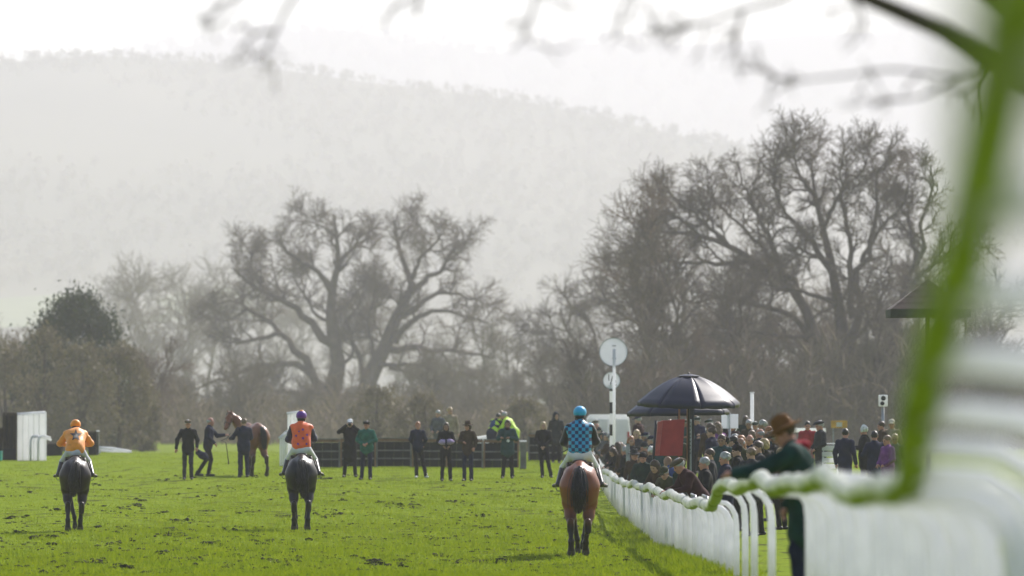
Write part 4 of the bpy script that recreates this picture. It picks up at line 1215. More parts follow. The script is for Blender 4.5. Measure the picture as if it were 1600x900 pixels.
def hand(S, el, wr, side, k=.006, grip=.5):
    f = np.array(wr, float) - np.array(el, float); f /= np.linalg.norm(f)
    up = np.array([0, 0, 1.]) if abs(f[2]) < .8 else np.array([0, 1., 0])
    x = np.cross(f, up); x /= np.linalg.norm(x); n = np.cross(x, f)      # n: back of the hand
    w_ = np.array(wr, float)
    S.cap(w_, w_ + f * .075, .026, .032, k=.015)
    for j, ln in enumerate((.068, .078, .074, .058)):
        o = x * (-.027 + .018 * j)
        a = w_ + f * .08 + o; b = a + f * ln * .5 - n * ln * .25 * grip; c = b + f * ln * .35 * (1 - grip) - n * ln * .5 * (.3 + grip)
        S.cap(a, b, .0095, .009, k=k); S.cap(b, c, .009, .0075, k=k)
    a = w_ + f * .03 + x * side * .028
    b = a + f * .035 + x * side * .028 - n * .012; c = b + f * .03 + x * side * .005 - n * .012
    S.cap(a, b, .012, .0105, k=k); S.cap(b, c, .0105, .009, k=k)

def head_prims(S, J, neckr=.055):
    H = head_frame(J); c = np.array(J['head'])
    T = lambda *q: H @ np.array(q) + c
    S.ell(T(0, -.012, .03), (.075, .096, .09), .02, H)
    S.ell(T(0, .028, -.035), (.060, .068, .086), .03, H)
    S.ell(T(0, .062, -.098), (.028, .026, .022), .03, H)
    S.cap(T(-.04, .078, .017), T(.04, .078, .017), .013, k=.015)
    for s in (-1, 1):
        S.ell(T(s * .030, .098, -.002), (.016, .014, .010), .010, H, sub=True)
        S.ell(T(s * .077, -.006, -.012), (.011, .021, .033), .01, H)
        S.ell(T(s * .042, .066, -.03), (.02, .018, .018), .02, H)
    S.cap(T(0, .092, .0), T(0, .110, -.032), .009, .014, k=.012)
    S.cap(T(-.018, .088, -.066), T(.018, .088, -.066), .009, k=.01)
    S.cap(np.array(J['neck']) - np.array([0, 0, .04]), T(0, -.02, -.08), neckr * 1.12, neckr, k=.03)
    return H, c

def spine(J):
    a = np.array(J['pelvis'], float); b = np.array(J['neck'], float)
    B = basis((0, 1, 0), b - a)
    return a, b, B
def at_spine(J, t, y=0.):
    a, b, B = spine(J); return a + (b - a) * t + B[:, 1] * y, B

def make_meshes(J, vox, seed=0, short=False):
    """body, coat, trousers and shoes for one pose; feet at z = 0, facing +y"""
    fat = J['fat']; a, b, B = spine(J)
    shL = at_spine(J, .885)[0] + B[:, 0] * -J['sh'] * .95; shR = at_spine(J, .885)[0] + B[:, 0] * J['sh'] * .95
    if 'shL' in J: shL = np.array(J['shL'])
    if 'shR' in J: shR = np.array(J['shR'])
    hipL = a + np.array([-J['hip'], 0, -.03]); hipR = a + np.array([J['hip'], 0, -.03])
    def torso(S, g):
        for t, r, y in ((.02, (.160, .115, .13), 0), (.30, (.148, .112, .17), .01), (.66, (.168, .122, .19), .005)):
            c = at_spine(J, t, y)[0]; S.ell(c, (np.array(r) * np.array([fat, fat, 1])) + g, .06, B)
        S.cap(shL, shR, .062 + g * .6, k=.06); S.cap(at_spine(J, .8)[0], b, .085 + g, .06 + g, k=.05)
    def arms(S, g, cuff=1.0):
        for s_, el, wr in ((shL, J['elL'], J['wrL']), (shR, J['elR'], J['wrR'])):
            el = np.array(el); wr = np.array(wr)
            S.cap(s_, el, .056 + g + J.get('arm', 0), .045 + g + J.get('arm', 0), k=.03); S.cap(el, el + (wr - el) * cuff, .045 + g + J.get('arm', 0), .032 + g + J.get('arm', 0) * .6, k=.03)
    out = {}
    S = Sdf()
    torso(S, -.012); arms(S, -.004 - J.get('arm', 0))
    for hp, kn, an, to in ((hipL, J['knL'], J['anL'], J['toeL']), (hipR, J['knR'], J['anR'], J['toeR'])):
        S.cap(hp, kn, .075, .052, k=.04); S.cap(kn, an, .05, .035, k=.03); S.cap(an, np.array(an) * .75 + np.array(to) * .25, .03, .02, k=.02)
    hand(S, J['elL'], J['wrL'], 1); hand(S, J['elR'], J['wrR'], -1)
    H, hc = head_prims(S, J)
    V, Q = S.mesh(vox)
    m = mesh_of('body', V, Q)
    cen = V[Q].mean(1); loc = (cen - hc) @ H
    mi = np.zeros(len(Q), np.int32)
    for s in (-1, 1): mi[np.linalg.norm((loc - np.array([s * .03, .088, -.002])) / np.array([1.3, 2., .8]), axis=1) < .013] = 1
    mi[(np.linalg.norm((loc - np.array([0, .095, -.066])) / np.array([2., 2., .8]), axis=1) < .012)] = 2
    for q in range(3): m.materials.append(None)
    m.polygons.foreach_set('material_index', mi); out['body'] = m
    S = Sdf(); torso(S, .018); arms(S, .016, .97)
    ax = (a - b) / np.linalg.norm(a - b)
    hl = max(.05, J['pelvis'][2] - J['hem'])
    S.cap(a, a + np.array([0, 0, -1.]) * hl * .8, .145 * fat + .012, .15 * fat + .012 + J['flare'], k=.05, sq=(1.08, .82, 1))
    S.cap(b + np.array([0, 0, -.05]), b + np.array([0, .01, .02]), .075, .07, k=.02)
    V, Q = S.mesh(vox); V = wrinkle(V, Q, .006, 26., seed); out['coat'] = mesh_of('coat', V, Q)
    S = Sdf()
    S.ell(a, (.158 * fat, .118 * fat, .13), .05)
    for hp, kn, an in ((hipL, J['knL'], J['anL']), (hipR, J['knR'], J['anR'])):
        kn = np.array(kn); an = np.array(an)
        S.cap(hp, kn, .088 * (.4 + .6 * fat), .064, k=.04); S.cap(kn, an + np.array([0, 0, -.02]), .063, .056, k=.03)
    V, Q = S.mesh(vox); V = wrinkle(V, Q, .006, 30., seed + 3); out['trousers'] = mesh_of('trousers', V, Q)
    for nm, an, to in (('L', J['anL'], J['toeL']), ('R', J['anR'], J['toeR'])):
        an = np.array(an); to = np.array(to); S = Sdf()
        hl = an + (an - to) * .32; hl[2] = to[2] + .005
        S.cap(an + np.array([0, 0, .03]), an - np.array([0, 0, .03]), .048, .045, k=.02); S.cap(hl, to, .040, .038, k=.02, sq=(1, 1, .85))
        V, Q = S.mesh(max(vox, .012)); out['shoe' + nm] = mesh_of('shoe', V, Q)
    Mx = Matrix.Identity(4)
    for i in range(3):
        for j in range(3): Mx[i][j] = H[i, j]
        Mx[i][3] = hc[i]
    out['head'] = Mx
    return out

# headgear and hair, in the head's own frame
_hg = {}
def headgear(kind):
    if kind in _hg: return _hg[kind]
    S = Sdf(); v = .011
    if kind in ('short', 'long', 'bun', 'bob', 'ponytail', 'curly'):
        S.ell((0, -.018, .036), (.086, .104, .096), .01)
        if kind == 'long': S.ell((0, -.075, -.10), (.088, .05, .16), .05); S.ell((-.07, -.02, -.07), (.03, .05, .10), .04); S.ell((.07, -.02, -.07), (.03, .05, .10), .04)
        if kind == 'bob': S.ell((0, -.05, -.03), (.10, .08, .10), .05)
        if kind == 'bun': S.ell((0, -.07, .12), (.045, .045, .04), .02)
        if kind == 'ponytail': S.cap((0, -.11, .06), (.02, -.16, -.10), .04, .018, k=.03)
        if kind == 'curly':
            r = np.random.default_rng(4)
            for q in range(26):
                u = r.normal(size=3); u /= np.linalg.norm(u); u[2] = abs(u[2]) - .25; u[1] = min(u[1], .35)
                S.ell((u[0] * .09, -.018 + u[1] * .1, .036 + u[2] * .1), (.03, .03, .03), .015)
        S.ell((0, .105, -.045), (.074, .085, .095), .012, sub=True)
        if kind in ('short', 'bun'): S.ell((0, -.02, -.13), (.12, .16, .095), .012, sub=True)
    elif kind == 'fringe':     # balding
        S.ell((0, -.022, .012), (.084, .101, .07), .01); S.ell((0, .105, -.02), (.10, .10, .15), .012, sub=True); S.ell((0, .0, .12), (.08, .10, .055), .012, sub=True); S.ell((0, -.02, -.11), (.12, .16, .07), .012, sub=True)
    elif kind == 'flat_cap':
        S.ell((0, -.005, .082), (.100, .125, .042), .02); S.ell((0, .06, .078), (.092, .085, .032), .03); S.ell((0, .125, .052), (.070, .052, .013), .015); S.ell((0, -.015, .052), (.088, .106, .03), .02)
    elif kind == 'baseball_cap':
        S.ell((0, -.012, .062), (.090, .107, .075), .01); S.ell((0, .135, .045), (.066, .062, .012), .015); S.ell((0, -.01, -.02), (.12, .14, .055), .01, sub=True)
    elif kind == 'beanie':
        S.ell((0, -.016, .05), (.092, .110, .095), .01); S.ell((0, -.016, .025), (.096, .112, .03), .01); S.ell((0, .05, -.07), (.12, .12, .08), .01, sub=True)
    elif kind == 'bobble_hat':
        S.ell((0, -.016, .05), (.094, .112, .10), .01); S.ell((0, -.016, .16), (.04, .04, .04), .01); S.ell((0, .05, -.07), (.12, .12, .08), .01, sub=True)
    elif kind == 'brim_hat':
        S.cap((0, -.01, .05), (0, -.01, .125), .092, .078, k=.02, sq=(1, 1.2, 1)); S.ell((0, -.005, .048), (.170, .20, .015), .012); S.ell((0, -.01, .19), (.03, .09, .035), .03, sub=True)
    elif kind == 'hood':
        S.ell((0, -.03, .02), (.115, .125, .145), .02); S.ell((0, -.04, -.11), (.13, .12, .09), .05); S.ell((0, .12, -.015), (.075, .10, .10), .02, sub=True)
    elif kind == 'helmet':
        S.ell((0, -.012, .052), (.112, .132, .108), .01); S.ell((0, .145, .03), (.075, .055, .012), .02); S.ell((0, .02, -.075), (.16, .17, .085), .012, sub=True)
    elif kind == 'chin_harness':
        S.cap((-.085, 0, .0), (-.05, .05, -.11), .012); S.cap((.085, 0, 0), (.05, .05, -.11), .012); S.cap((-.05, .05, -.11), (.05, .05, -.11), .012); S.ell((0, -.06, -.03), (.085, .055, .045), .01)
    elif kind == 'headset':
        for s in (-1, 1): S.ell((s * .09, -.005, -.005), (.022, .035, .04), .01)
        for q in range(12):
            a0 = math.pi * q / 12; a1 = math.pi * (q + 1) / 12
            S.cap((.095 * math.cos(a0), -.01, .02 + .115 * math.sin(a0)), (.095 * math.cos(a1), -.01, .02 + .115 * math.sin(a1)), .012)
    V, Q = S.mesh(v)
    if kind in ('long', 'curly', 'bob', 'short', 'ponytail', 'bun'): V = wrinkle(V, Q, .004, 90., 1)
    _hg[kind] = mesh_of(kind, V, Q)
    return _hg[kind]
NICE = dict(short='hair', long='hair', bun='hair', bob='hair', ponytail='hair', curly='hair', fringe='hair')

HAIR = {k: M('hair_' + k, c, rough=.5, scale=18, var=.3, spec=.4, sheen=.1) for k, c in dict(dark=(.018, .013, .010), brown=(.06, .034, .02), light=(.16, .10, .055), blonde=(.36, .25, .12), grey=(.30, .29, .28), white=(.55, .53, .5), ginger=(.28, .10, .03)).items()}
COL = {k: cloth('cloth_' + k.replace(' ', '_'), c) for k, c in {
    'black': (.012, .012, .013), 'navy': (.014, .018, .042), 'charcoal': (.03, .031, .034), 'dark green': (.014, .030, .022), 'olive': (.05, .05, .025), 'brown': (.055, .033, .02), 'burgundy': (.038, .012, .014),
    'grey': (.10, .10, .105), 'blue': (.03, .06, .17), 'red': (.30, .02, .025), 'green': (.012, .105, .075), 'purple': (.16, .05, .18), 'tweed': (.09, .07, .045), 'beige': (.30, .24, .17), 'cream': (.5, .45, .36), 'teal': (.02, .055, .055), 'lilac': (.34, .26, .42), 'pink': (.45, .15, .22), 'white': (.68, .68, .68)}.items()}
HIVIS = M('hi_vis_yellow', (.50, .72, .03), rough=.6, var=.08)
SHOE = M('shoe_black', (.014, .013, .012), rough=.5)
SHOEW = M('shoe_white', (.6, .6, .58), rough=.5)
_pm = {}
def person(label, loc, rz, pose_key, J, coat, trousers, skin=SKIN, hair=None, hat=None, shoes=SHOE, vox=.015, scale=1.0, group=None, extra=None, z=None):
    if pose_key not in _pm: _pm[pose_key] = make_meshes(J, vox, len(_pm))
    m = _pm[pose_key]
    zz = gz(loc[0], loc[1]) if z is None else z
    root = thing('person', label, 'person', (loc[0], loc[1], zz), rz, group)
    root.scale = (scale,) * 3
    put('body', m['body'], [skin, EYE, LIP], root)
    put('coat', m['coat'], coat, root); put('trousers', m['trousers'], trousers, root)
    put('shoe', m['shoeL'], shoes, root); put('shoe', m['shoeR'], shoes, root)
    for it in (hair, hat):
        if it:
            o = put(NICE.get(it[0], it[0]), headgear(it[0]), it[1], root); o.matrix_local = m['head']
    if extra: extra(root, m, J)
    return root
# ------------------------------------------------------------------ horses
def coat_material(name, body, dark, zlo, zhi, rough=.36):
    """horse coat with darker lower legs"""
    m = bpy.data.materials.new(name); m.use_nodes = True
    n = m.node_tree; L = n.links.new; b = n.nodes['Principled BSDF']
    b.inputs['Roughness'].default_value = rough; b.inputs['Specular IOR Level'].default_value = .3
    tc = n.nodes.new('ShaderNodeTexCoord'); se = n.nodes.new('ShaderNodeSeparateXYZ'); L(tc.outputs['Object'], se.inputs[0])
    mr = n.nodes.new('ShaderNodeMapRange'); mr.inputs[1].default_value = zlo; mr.inputs[2].default_value = zhi; mr.interpolation_type = 'SMOOTHSTEP'
    L(se.outputs['Z'], mr.inputs[0])
    no = n.nodes.new('ShaderNodeTexNoise'); no.inputs['Scale'].default_value = 3.5; no.inputs['Detail'].default_value = 6; L(tc.outputs['Object'], no.inputs['Vector'])
    m1 = n.nodes.new('ShaderNodeMix'); m1.data_type = 'RGBA'; L(no.outputs['Fac'], m1.inputs[0])
    m1.inputs[6].default_value = (*[c * .7 for c in body], 1); m1.inputs[7].default_value = (*[c * 1.35 for c in body], 1)
    m2 = n.nodes.new('ShaderNodeMix'); m2.data_type = 'RGBA'; L(mr.outputs[0], m2.inputs[0]); m2.inputs[6].default_value = (*dark, 1); L(m1.outputs[2], m2.inputs[7])
    L(m2.outputs[2], b.inputs['Base Color'])
    n3 = n.nodes.new('ShaderNodeTexNoise'); n3.inputs['Scale'].default_value = 60; L(tc.outputs['Object'], n3.inputs['Vector'])
    bp = n.nodes.new('ShaderNodeBump'); bp.inputs['Strength'].default_value = .15; bp.inputs['Distance'].default_value = .01; L(n3.outputs['Fac'], bp.inputs['Height']); L(bp.outputs[0], b.inputs['Normal'])
    return m
HOOF = M('hoof', (.03, .026, .022), rough=.5)
LEATHER = M('leather', (.035, .02, .012), rough=.45)
def legs_default():
    # hock/knee, fetlock, hoof front point for each leg: hind left, hind right, fore left, fore right
    return dict(HL=((-.15, -.86, 0.53), (-.13, -.84, .24), (-.13, -.76, .05)), HR=((.15, -.80, 0.51), (.13, -.70, .22), (.13, -.60, .05)),
                FL=((-.14, .64, .56), (-.12, .70, .24), (-.12, .77, .05)), FR=((.14, .56, .57), (.12, .50, .25), (.12, .55, .05)))
def horse_mesh(legs, neck_to=(0, 1.34, 1.80), head_dir=(0, .72, -.69), vox=.02, neck_mid=(0, 1.05, 1.62)):
    S = Sdf()
    S.ell((0, .12, 1.17), (.285, .72, .325), .10); S.ell((0, -.25, 1.22), (.265, .40, .30), .1)
    S.ell((0, .62, 1.20), (.225, .34, .36), .1)
    S.ell((0, .42, 1.42), (.10, .34, .17), .12)                         # withers
    S.ell((0, -.52, 1.36), (.165, .42, .235), .09)
    for s in (-1, 1): S.ell((s * .19, -.26, 1.37), (.075, .12, .10), .10)                        # croup
    S.ell((0, -.88, 1.36), (.09, .13, .13), .1)
    for s, kh, kf in ((-1, 'HL', 'FL'), (1, 'HR', 'FR')):
        S.ell((s * .135, -.62, 1.17), (.172, .35, .33), .07)
        hk, ft, hf = [np.array(q, float) for q in legs[kh]]
        st = np.array([s * .16, -.50 + (hk[1] + .83) * .35, .86])
        S.cap((s * .145, -.70, 1.16), st + np.array([0, -.10, .06]), .185, .128, k=.09)
        S.ell((s * .11, -.68, 1.08), (.125, .20, .24), .08)
        S.cap(st + np.array([0, -.08, 0]), (st + hk) / 2 + np.array([0, 0, -.02]), .128, .088, k=.06)
        S.cap((st + hk) / 2 + np.array([0, 0, -.02]), hk + np.array([0, .02, .0]), .088, .060, k=.06)
        S.cap(hk + np.array([0, -.045, .06]), hk + np.array([0, 0, -.10]), .054, .058, k=.03)
        S.cap(hk, ft, .054, .044, k=.03, sq=(.9, 1, 1)); S.ell(ft, (.055, .06, .058), .02)
        S.cap(ft, hf + np.array([0, -.02, .05]), .047, .054, k=.02)
        S.cap(hf + np.array([0, -.015, .05]), hf + np.array([0, .0, .01]), .060, .070, k=.01)
        kn, ft, hf = [np.array(q, float) for q in legs[kf]]
        S.ell((s * .145, .66, 1.14), (.115, .22, .30), .08)
        S.cap((s * .15, .56, 1.02), (s * .155, .54 + (kn[1] - .6) * .3, .86), .12, .095, k=.07)
        S.cap((s * .155, .54 + (kn[1] - .6) * .3, .88), kn, .09, .05, k=.05)
        S.ell(kn, (.048, .055, .065), .02); S.cap(kn, ft, .050, .042, k=.03); S.ell(ft, (.05, .055, .054), .02)
        S.cap(ft, hf + np.array([0, -.02, .05]), .037, .043, k=.02); S.cap(hf + np.array([0, -.015, .05]), hf + np.array([0, 0, -.01]), .05, .06, k=.01)
    nk = np.array(neck_to, float); nm = np.array(neck_mid, float)
    S.cap((0, .66, 1.30), nm, .235, .165, k=.10, sq=(.68, 1, 1)); S.cap(nm, nk, .165, .115, k=.08, sq=(.7, 1, 1))
    hd = np.array(head_dir, float); hd /= np.linalg.norm(hd)
    B = basis(hd, np.cross(np.cross(hd, (0, 0, 1.)), hd))      # y along the face
    T = lambda x, y, z: nk + B @ np.array([x, y, z])
    S.ell(T(0, .10, -.02), (.095, .19, .125), .05, B); S.cap(T(0, .15, 0), T(0, .50, -.03), .098, .062, k=.05, sq=(.85, 1, 1))
    S.ell(T(0, .56, -.035), (.058, .07, .06), .04, B); S.cap(T(0, .22, -.11), T(0, .52, -.08), .055, .04, k=.04)
    for s in (-1, 1):
        S.ell(T(s * .075, .08, -.06), (.035, .11, .09), .04, B)
        S.ell(T(s * .085, .20, .05), (.02, .028, .022), .015, B)
        S.cap(T(s * .05, -.015, .07), T(s * .07, -.02, .20), .030, .008, k=.02)
        S.ell(T(s * .045, .60, -.01), (.012, .02, .014), .01, B, sub=True)
    V, Q = S.mesh(vox)
    return V, Q, T
def strands(n, path, r0, r1, spread0, spread1, seed, rad=.006, m=7):
    r = np.random.default_rng(seed); path = resample(path, m)
    t = np.linspace(0, 1, m)
    u = r.normal(size=(n, 1, 3)); u[..., 2] *= .3
    L = r.uniform(.72, 1.0, (n, 1))
    tt = t[None] * L
    base = np.stack([np.interp(tt, t, path[:, i]) for i in range(3)], -1)
    pts = base + u * (spread0 + (spread1 - spread0) * np.sin(np.pi * np.clip(tt * .8, 0, 1)))[..., None] + r.normal(0, .006, (n, m, 3)) * tt[..., None]
    rd = np.broadcast_to(rad * (1 - .6 * t), (n, m))
    return tubes(pts, rd, 4)
def horse(name, label, X, d, rz, legs, coat, hairm, tail_path, scale=1., seed=1, tack=True, stuffpad=None, thick=1., **kw):
    root = thing(name, label, 'horse', (X, d, gz(X, d)), rz); root.scale = (scale,) * 3
    V, Q, T = horse_mesh(legs, **kw)
    m = mesh_of('body', V, Q)
    for q in range(2): m.materials.append(None)
    cen = V[Q].mean(1)
    hoofz = np.zeros(len(Q), np.int32)
    for k in legs: hf = np.array(legs[k][2]); hoofz[(np.linalg.norm(cen[:, :2] - hf[:2], axis=1) < .1) & (cen[:, 2] < hf[2] + .035)] = 1
    m.polygons.foreach_set('material_index', hoofz)
    put('body', m, [coat, HOOF], root)
    v, f = strands(420, tail_path, 0, 0, .022 * thick, .055 * thick, seed, .0075)
    V2, F2 = Sdf().cap(tail_path[0], tail_path[1], .045 * thick, .05 * thick, k=.04).cap(tail_path[1], tail_path[2], .05 * thick, .06 * thick, k=.05).cap(tail_path[2], tail_path[-1], .06 * thick, .02, k=.05).mesh(.02)
    put('tail', mesh_of('tail', *cat([(v, f), (V2, F2)])), hairm, root)
    # mane down the left side of the neck
    nk = np.array(kw.get('neck_to', (0, 1.34, 1.80))); nm = np.array(kw.get('neck_mid', (0, 1.05, 1.62)))
    r = np.random.default_rng(seed + 9); n = 260; t = r.random(n)[:, None]
    top = np.where(t < .5, np.array([0, .62, 1.50]) * (1 - 2 * t) + (nm + [0, -.06, .15]) * 2 * t, (nm + [0, -.06, .15]) * (2 - 2 * t) + (nk + [0, -.02, .11]) * (2 * t - 1))
    L_ = r.uniform(.12, .24, (n, 1)); off = np.concatenate([-r.uniform(.4, .8, (n, 1)) * .16, r.normal(0, .03, (n, 1)), -L_], 1)
    pts = np.stack([top, top + off * np.array([.6, .5, .35]), top + off], 1)
    v, f = tubes(pts, np.broadcast_to(np.array([.012, .010, .004]), (n, 3)), 4)
    put('mane', mesh_of('mane', v, f), hairm, root)
    # eyes
    for s in (-1, 1):
        p = T(s * .098, .20, .05); put('eye', mesh_of('eye', ico_v * .016 + p, ico_f), EYE, root)
    # bridle: nose band, cheek straps, brow band, reins
    b = MB(); b.tube([T(.088 * math.cos(a), .40, -.03 + .10 * math.sin(a)) for a in np.linspace(0, 6.28, 17)], .010, 5)
    b.tube([T(.104 * math.cos(a), .06, -.0 + .145 * math.sin(a)) for a in np.linspace(0, 6.28, 17)], .010, 5)
    for s in (-1, 1): b.tube([T(s * .10, .06, .05), T(s * .105, .24, -.03), T(s * .085, .42, -.06), T(s * .07, .52, -.08)], .010, 5)
    b.build('bridle', LEATHER, root, True)
    if tack:
        b = MB()
        for s in (-1, 1): b.tube([T(s * .07, .52, -.08), (s * .16, .98, 1.62), (s * .10, .46, 1.77)], .009, 5)
        b.build('reins', LEATHER, root, True)
        S = Sdf().ell((0, -.02, 1.535), (.17, .30, .045), .04).ell((-.2, .08, 1.38), (.05, .2, .2), .04).ell((.2, .08, 1.38), (.05, .2, .2), .04).ell((0, -.26, 1.565), (.13, .06, .045), .03)
        V, Q = S.mesh(.018); put('saddle', mesh_of('saddle', V, Q), LEATHER, root)
        if stuffpad is not None:
            v = []; f = []
            for i in range(9):
                y = -.42 + i * .075
                for j in range(13):
                    a = R(-62 + 124 * j / 12); v.append((.325 * math.sin(a) * (1 if abs(a) < .9 else 1.0), y, 1.245 + .325 * math.cos(a) - .03))
            for i in range(8):
                for j in range(12): q = i * 13 + j; f.append((q, q + 1, q + 14, q + 13))
            o = put('number_cloth', mesh_of('number_cloth', v, f), stuffpad, root)
            so = o.modifiers.new('thickness', 'SOLIDIFY'); so.thickness = .012
        MB().tube([(.292 * math.cos(a), .22, 1.19 + .335 * math.sin(a)) for a in np.linspace(0, 6.28, 25)], .022, 6, .5).build('girth', M('girth_webbing', (.5, .5, .48), rough=.8), root, True)
        for s in (-1, 1):
            MB().tube([(s * .27, .10, 1.46), (s * .335, .06, 1.26), (s * .35, .05, 1.17)], .011, 6).build('stirrup_leather', LEATHER, root, True)
            MB().tube([(s * .35 + .055 * math.sin(a) , .06, 1.13 + .06 * math.cos(a)) for a in np.linspace(0, 6.28, 13)], .008, 6).build('stirrup', STEEL, root, True)
    return root

# ------------------------------------------------------------------ jockeys
BREECH = M('breeches_white', (.66, .66, .68), rough=.7, var=.06, bump=.15, scale=9)
BREECH2 = M('breeches_lilac', (.55, .54, .64), rough=.7, var=.06, bump=.15, scale=9)
BOOT = M('boot_black', (.012, .012, .012), rough=.3)
def silk(name, rgb): return M(name, rgb, rough=.5, var=.12, scale=8, bump=.2, spec=.4, sheen=.2)
ORANGE = silk('silk_orange', (.80, .27, .012)); SCARLET = silk('silk_scarlet', (.85, .12, .015)); PURPLE = silk('silk_purple', (.12, .02, .28)); SBLACK = silk('silk_black', (.012, .012, .014)); CYAN = silk('cap_blue', (.015, .36, .66)); DPURP = silk('silk_dark_purple', (.025, .018, .05))
def check_silk():
    m = bpy.data.materials.new('silk_check'); m.use_nodes = True
    n = m.node_tree; L = n.links.new; b = n.nodes['Principled BSDF']; b.inputs['Roughness'].default_value = .5
    tc = n.nodes.new('ShaderNodeTexCoord'); se = n.nodes.new('ShaderNodeSeparateXYZ'); co = n.nodes.new('ShaderNodeCombineXYZ')
    L(tc.outputs['Object'], se.inputs[0])
    ad = n.nodes.new('ShaderNodeMath'); ad.operation = 'ADD'; ad.inputs[1].default_value = 10.; L(se.outputs['X'], ad.inputs[0])
    L(ad.outputs[0], co.inputs[0]); L(se.outputs['Z'], co.inputs[1]); co.inputs[2].default_value = .5
    ck = n.nodes.new('ShaderNodeTexChecker'); ck.inputs['Scale'].default_value = 1 / .058
    ck.inputs['Color1'].default_value = (.02, .32, .52, 1); ck.inputs['Color2'].default_value = (.006, .025, .09, 1)
    L(co.outputs[0], ck.inputs['Vector']); L(ck.outputs[0], b.inputs['Base Color'])
    return m
CHECK = check_silk()
def star_mesh(c, r, bvh, back=-1.2, turn=0., inner=.42):
    """a five pointed star printed on cloth: its points follow the surface"""
    tri = []
    pts = [(c[0] + (r if k % 2 == 0 else r * inner) * math.sin(turn + k * math.pi / 5), c[1] + (r if k % 2 == 0 else r * inner) * math.cos(turn + k * math.pi / 5)) for k in range(10)]
    v = []; f = []
    def drop(x, z):
        h = bvh.ray_cast(Vector((x, back, z)), Vector((0, 1, 0)))
        return (x, h[0].y - .015, z) if h[0] is not None else None
    n = 5
    for k in range(10):
        a, b = pts[k], pts[(k + 1) % 10]; base = len(v); idx = {}
        ok = True
        for i in range(n + 1):
            for j in range(n + 1 - i):
                x = c[0] + (a[0] - c[0]) * i / n + (b[0] - c[0]) * j / n; z = c[1] + (a[1] - c[1]) * i / n + (b[1] - c[1]) * j / n
                q = drop(x, z)
                if q is None: q = (x, v[-1][1] if v else 0, z)
                idx[i, j] = len(v); v.append(q)
        for i in range(n):
            for j in range(n - i):
                f.append((idx[i, j], idx[i + 1, j], idx[i, j + 1]))
                if j < n - i - 1: f.append((idx[i + 1, j], idx[i + 1, j + 1], idx[i, j + 1]))
    return mesh_of('star', v, f, True)
def jockey(label, X, d, rz, scale, hunch, silks, sleeves, capm, breeches, seed, head_turn=0., stars=None, whip=False, cap_top=None, bulk=.02):
    z = gz(X, d)
    root = thing('person', label, 'person', (X, d, z), rz); root.scale = (scale,) * 3
    h = hunch
    J = pose(pelvis=(0, -.10, 1.72), neck=(0, .05 + .30 * h, 2.20 - .10 * h), head=(0, .10 + .40 * h, 2.345 - .14 * h), look=(head_turn, -8 - 10 * h, 0), sh=.19,
             elL=(-.265 - .06 * h, .12 + .2 * h, 1.90 - .04 * h), wrL=(-.15, .40 + .1 * h, 1.80), elR=(.265 + .06 * h, .12 + .2 * h, 1.90 - .04 * h), wrR=(.15, .40 + .1 * h, 1.80), hip=.12,
             knL=(-.275, .36, 1.46), anL=(-.36, .02, 1.20), knR=(.275, .36, 1.46), anR=(.36, .02, 1.20), toeL=(-.44, .15, 1.165), toeR=(.44, .15, 1.165))
    a, b, B = spine(J)
    shL = at_spine(J, .87)[0] + B[:, 0] * -J['sh'] * .95; shR = at_spine(J, .87)[0] + B[:, 0] * J['sh'] * .95
    vox = .014
    def torso(S, g):
        for t, r, y in ((.10, (.15, .11, .12), 0), (.36, (.150, .112, .17), -.015), (.70, (.172, .122, .19), -.01)):
            S.ell(at_spine(J, t, y)[0], np.array(r) + g, .06, B)
        S.cap(shL, shR, .06 + g * .6, k=.06); S.cap(at_spine(J, .8)[0], b, .085 + g, .055 + g, k=.05)
    hips = [(a + np.array([s * .12, .02, -.03]), J['kn' + q], J['an' + q], J['toe' + q]) for s, q in ((-1, 'L'), (1, 'R'))]
    S = Sdf(); torso(S, -.012); S.ell(a, (.16, .13, .12), .05)
    for hp, kn, an, to in hips: S.cap(hp, kn, .085, .055, k=.04); S.cap(kn, an, .052, .035, k=.03); S.cap(an, to, .034, .028, k=.02)
    for s_, q in ((shL, 'L'), (shR, 'R')): S.cap(s_, J['el' + q], .05, .042, k=.03); S.cap(J['el' + q], J['wr' + q], .042, .028, k=.03)
    hand(S, J['elL'], J['wrL'], 1, grip=1.); hand(S, J['elR'], J['wrR'], -1, grip=1.)
    H, hc = head_prims(S, J)
    V, Q = S.mesh(vox); m = mesh_of('body', V, Q); put('body', m, [SKIN], root)
    S = Sdf(); torso(S, bulk); S.cap(at_spine(J, .02)[0], at_spine(J, .2)[0], .135 + bulk, .14 + bulk, k=.05, sq=(1.05, .8, 1)); S.cap(b - np.array([0, 0, .06]), b + np.array([0, .01, .01]), .07, .066, k=.02)
    V, Q = S.mesh(vox); V = wrinkle(V, Q, .011, 20., seed)
    put('silks', mesh_of('silks', V, Q), silks, root)
    bvh = BVHTree.FromPolygons([tuple(p) for p in V], [tuple(q) for q in Q])
    for s_, q in ((shL, 'L'), (shR, 'R')):
        el = np.array(J['el' + q]); wr = np.array(J['wr' + q]); S = Sdf()
        S.cap(s_ + (s_ - a) * 0, el, .078, .07, k=.03); S.cap(el, el + (wr - el) * .93, .068, .045, k=.04)
        V, Q = S.mesh(vox); V = wrinkle(V, Q, .007, 34., seed + 2); put('sleeve', mesh_of('sleeve', V, Q), sleeves, root)
    S = Sdf(); S.ell(a + np.array([0, 0, -.03]), (.178, .145, .145), .05)
    for hp, kn, an, to in hips: S.cap(hp, kn, .092, .068, k=.05); S.cap(kn, np.array(kn) + (np.array(an) - np.array(kn)) * .12, .066, .058, k=.03)
    V, Q = S.mesh(vox); V = wrinkle(V, Q, .004, 30., seed + 1); put('breeches', mesh_of('breeches', V, Q), breeches, root)
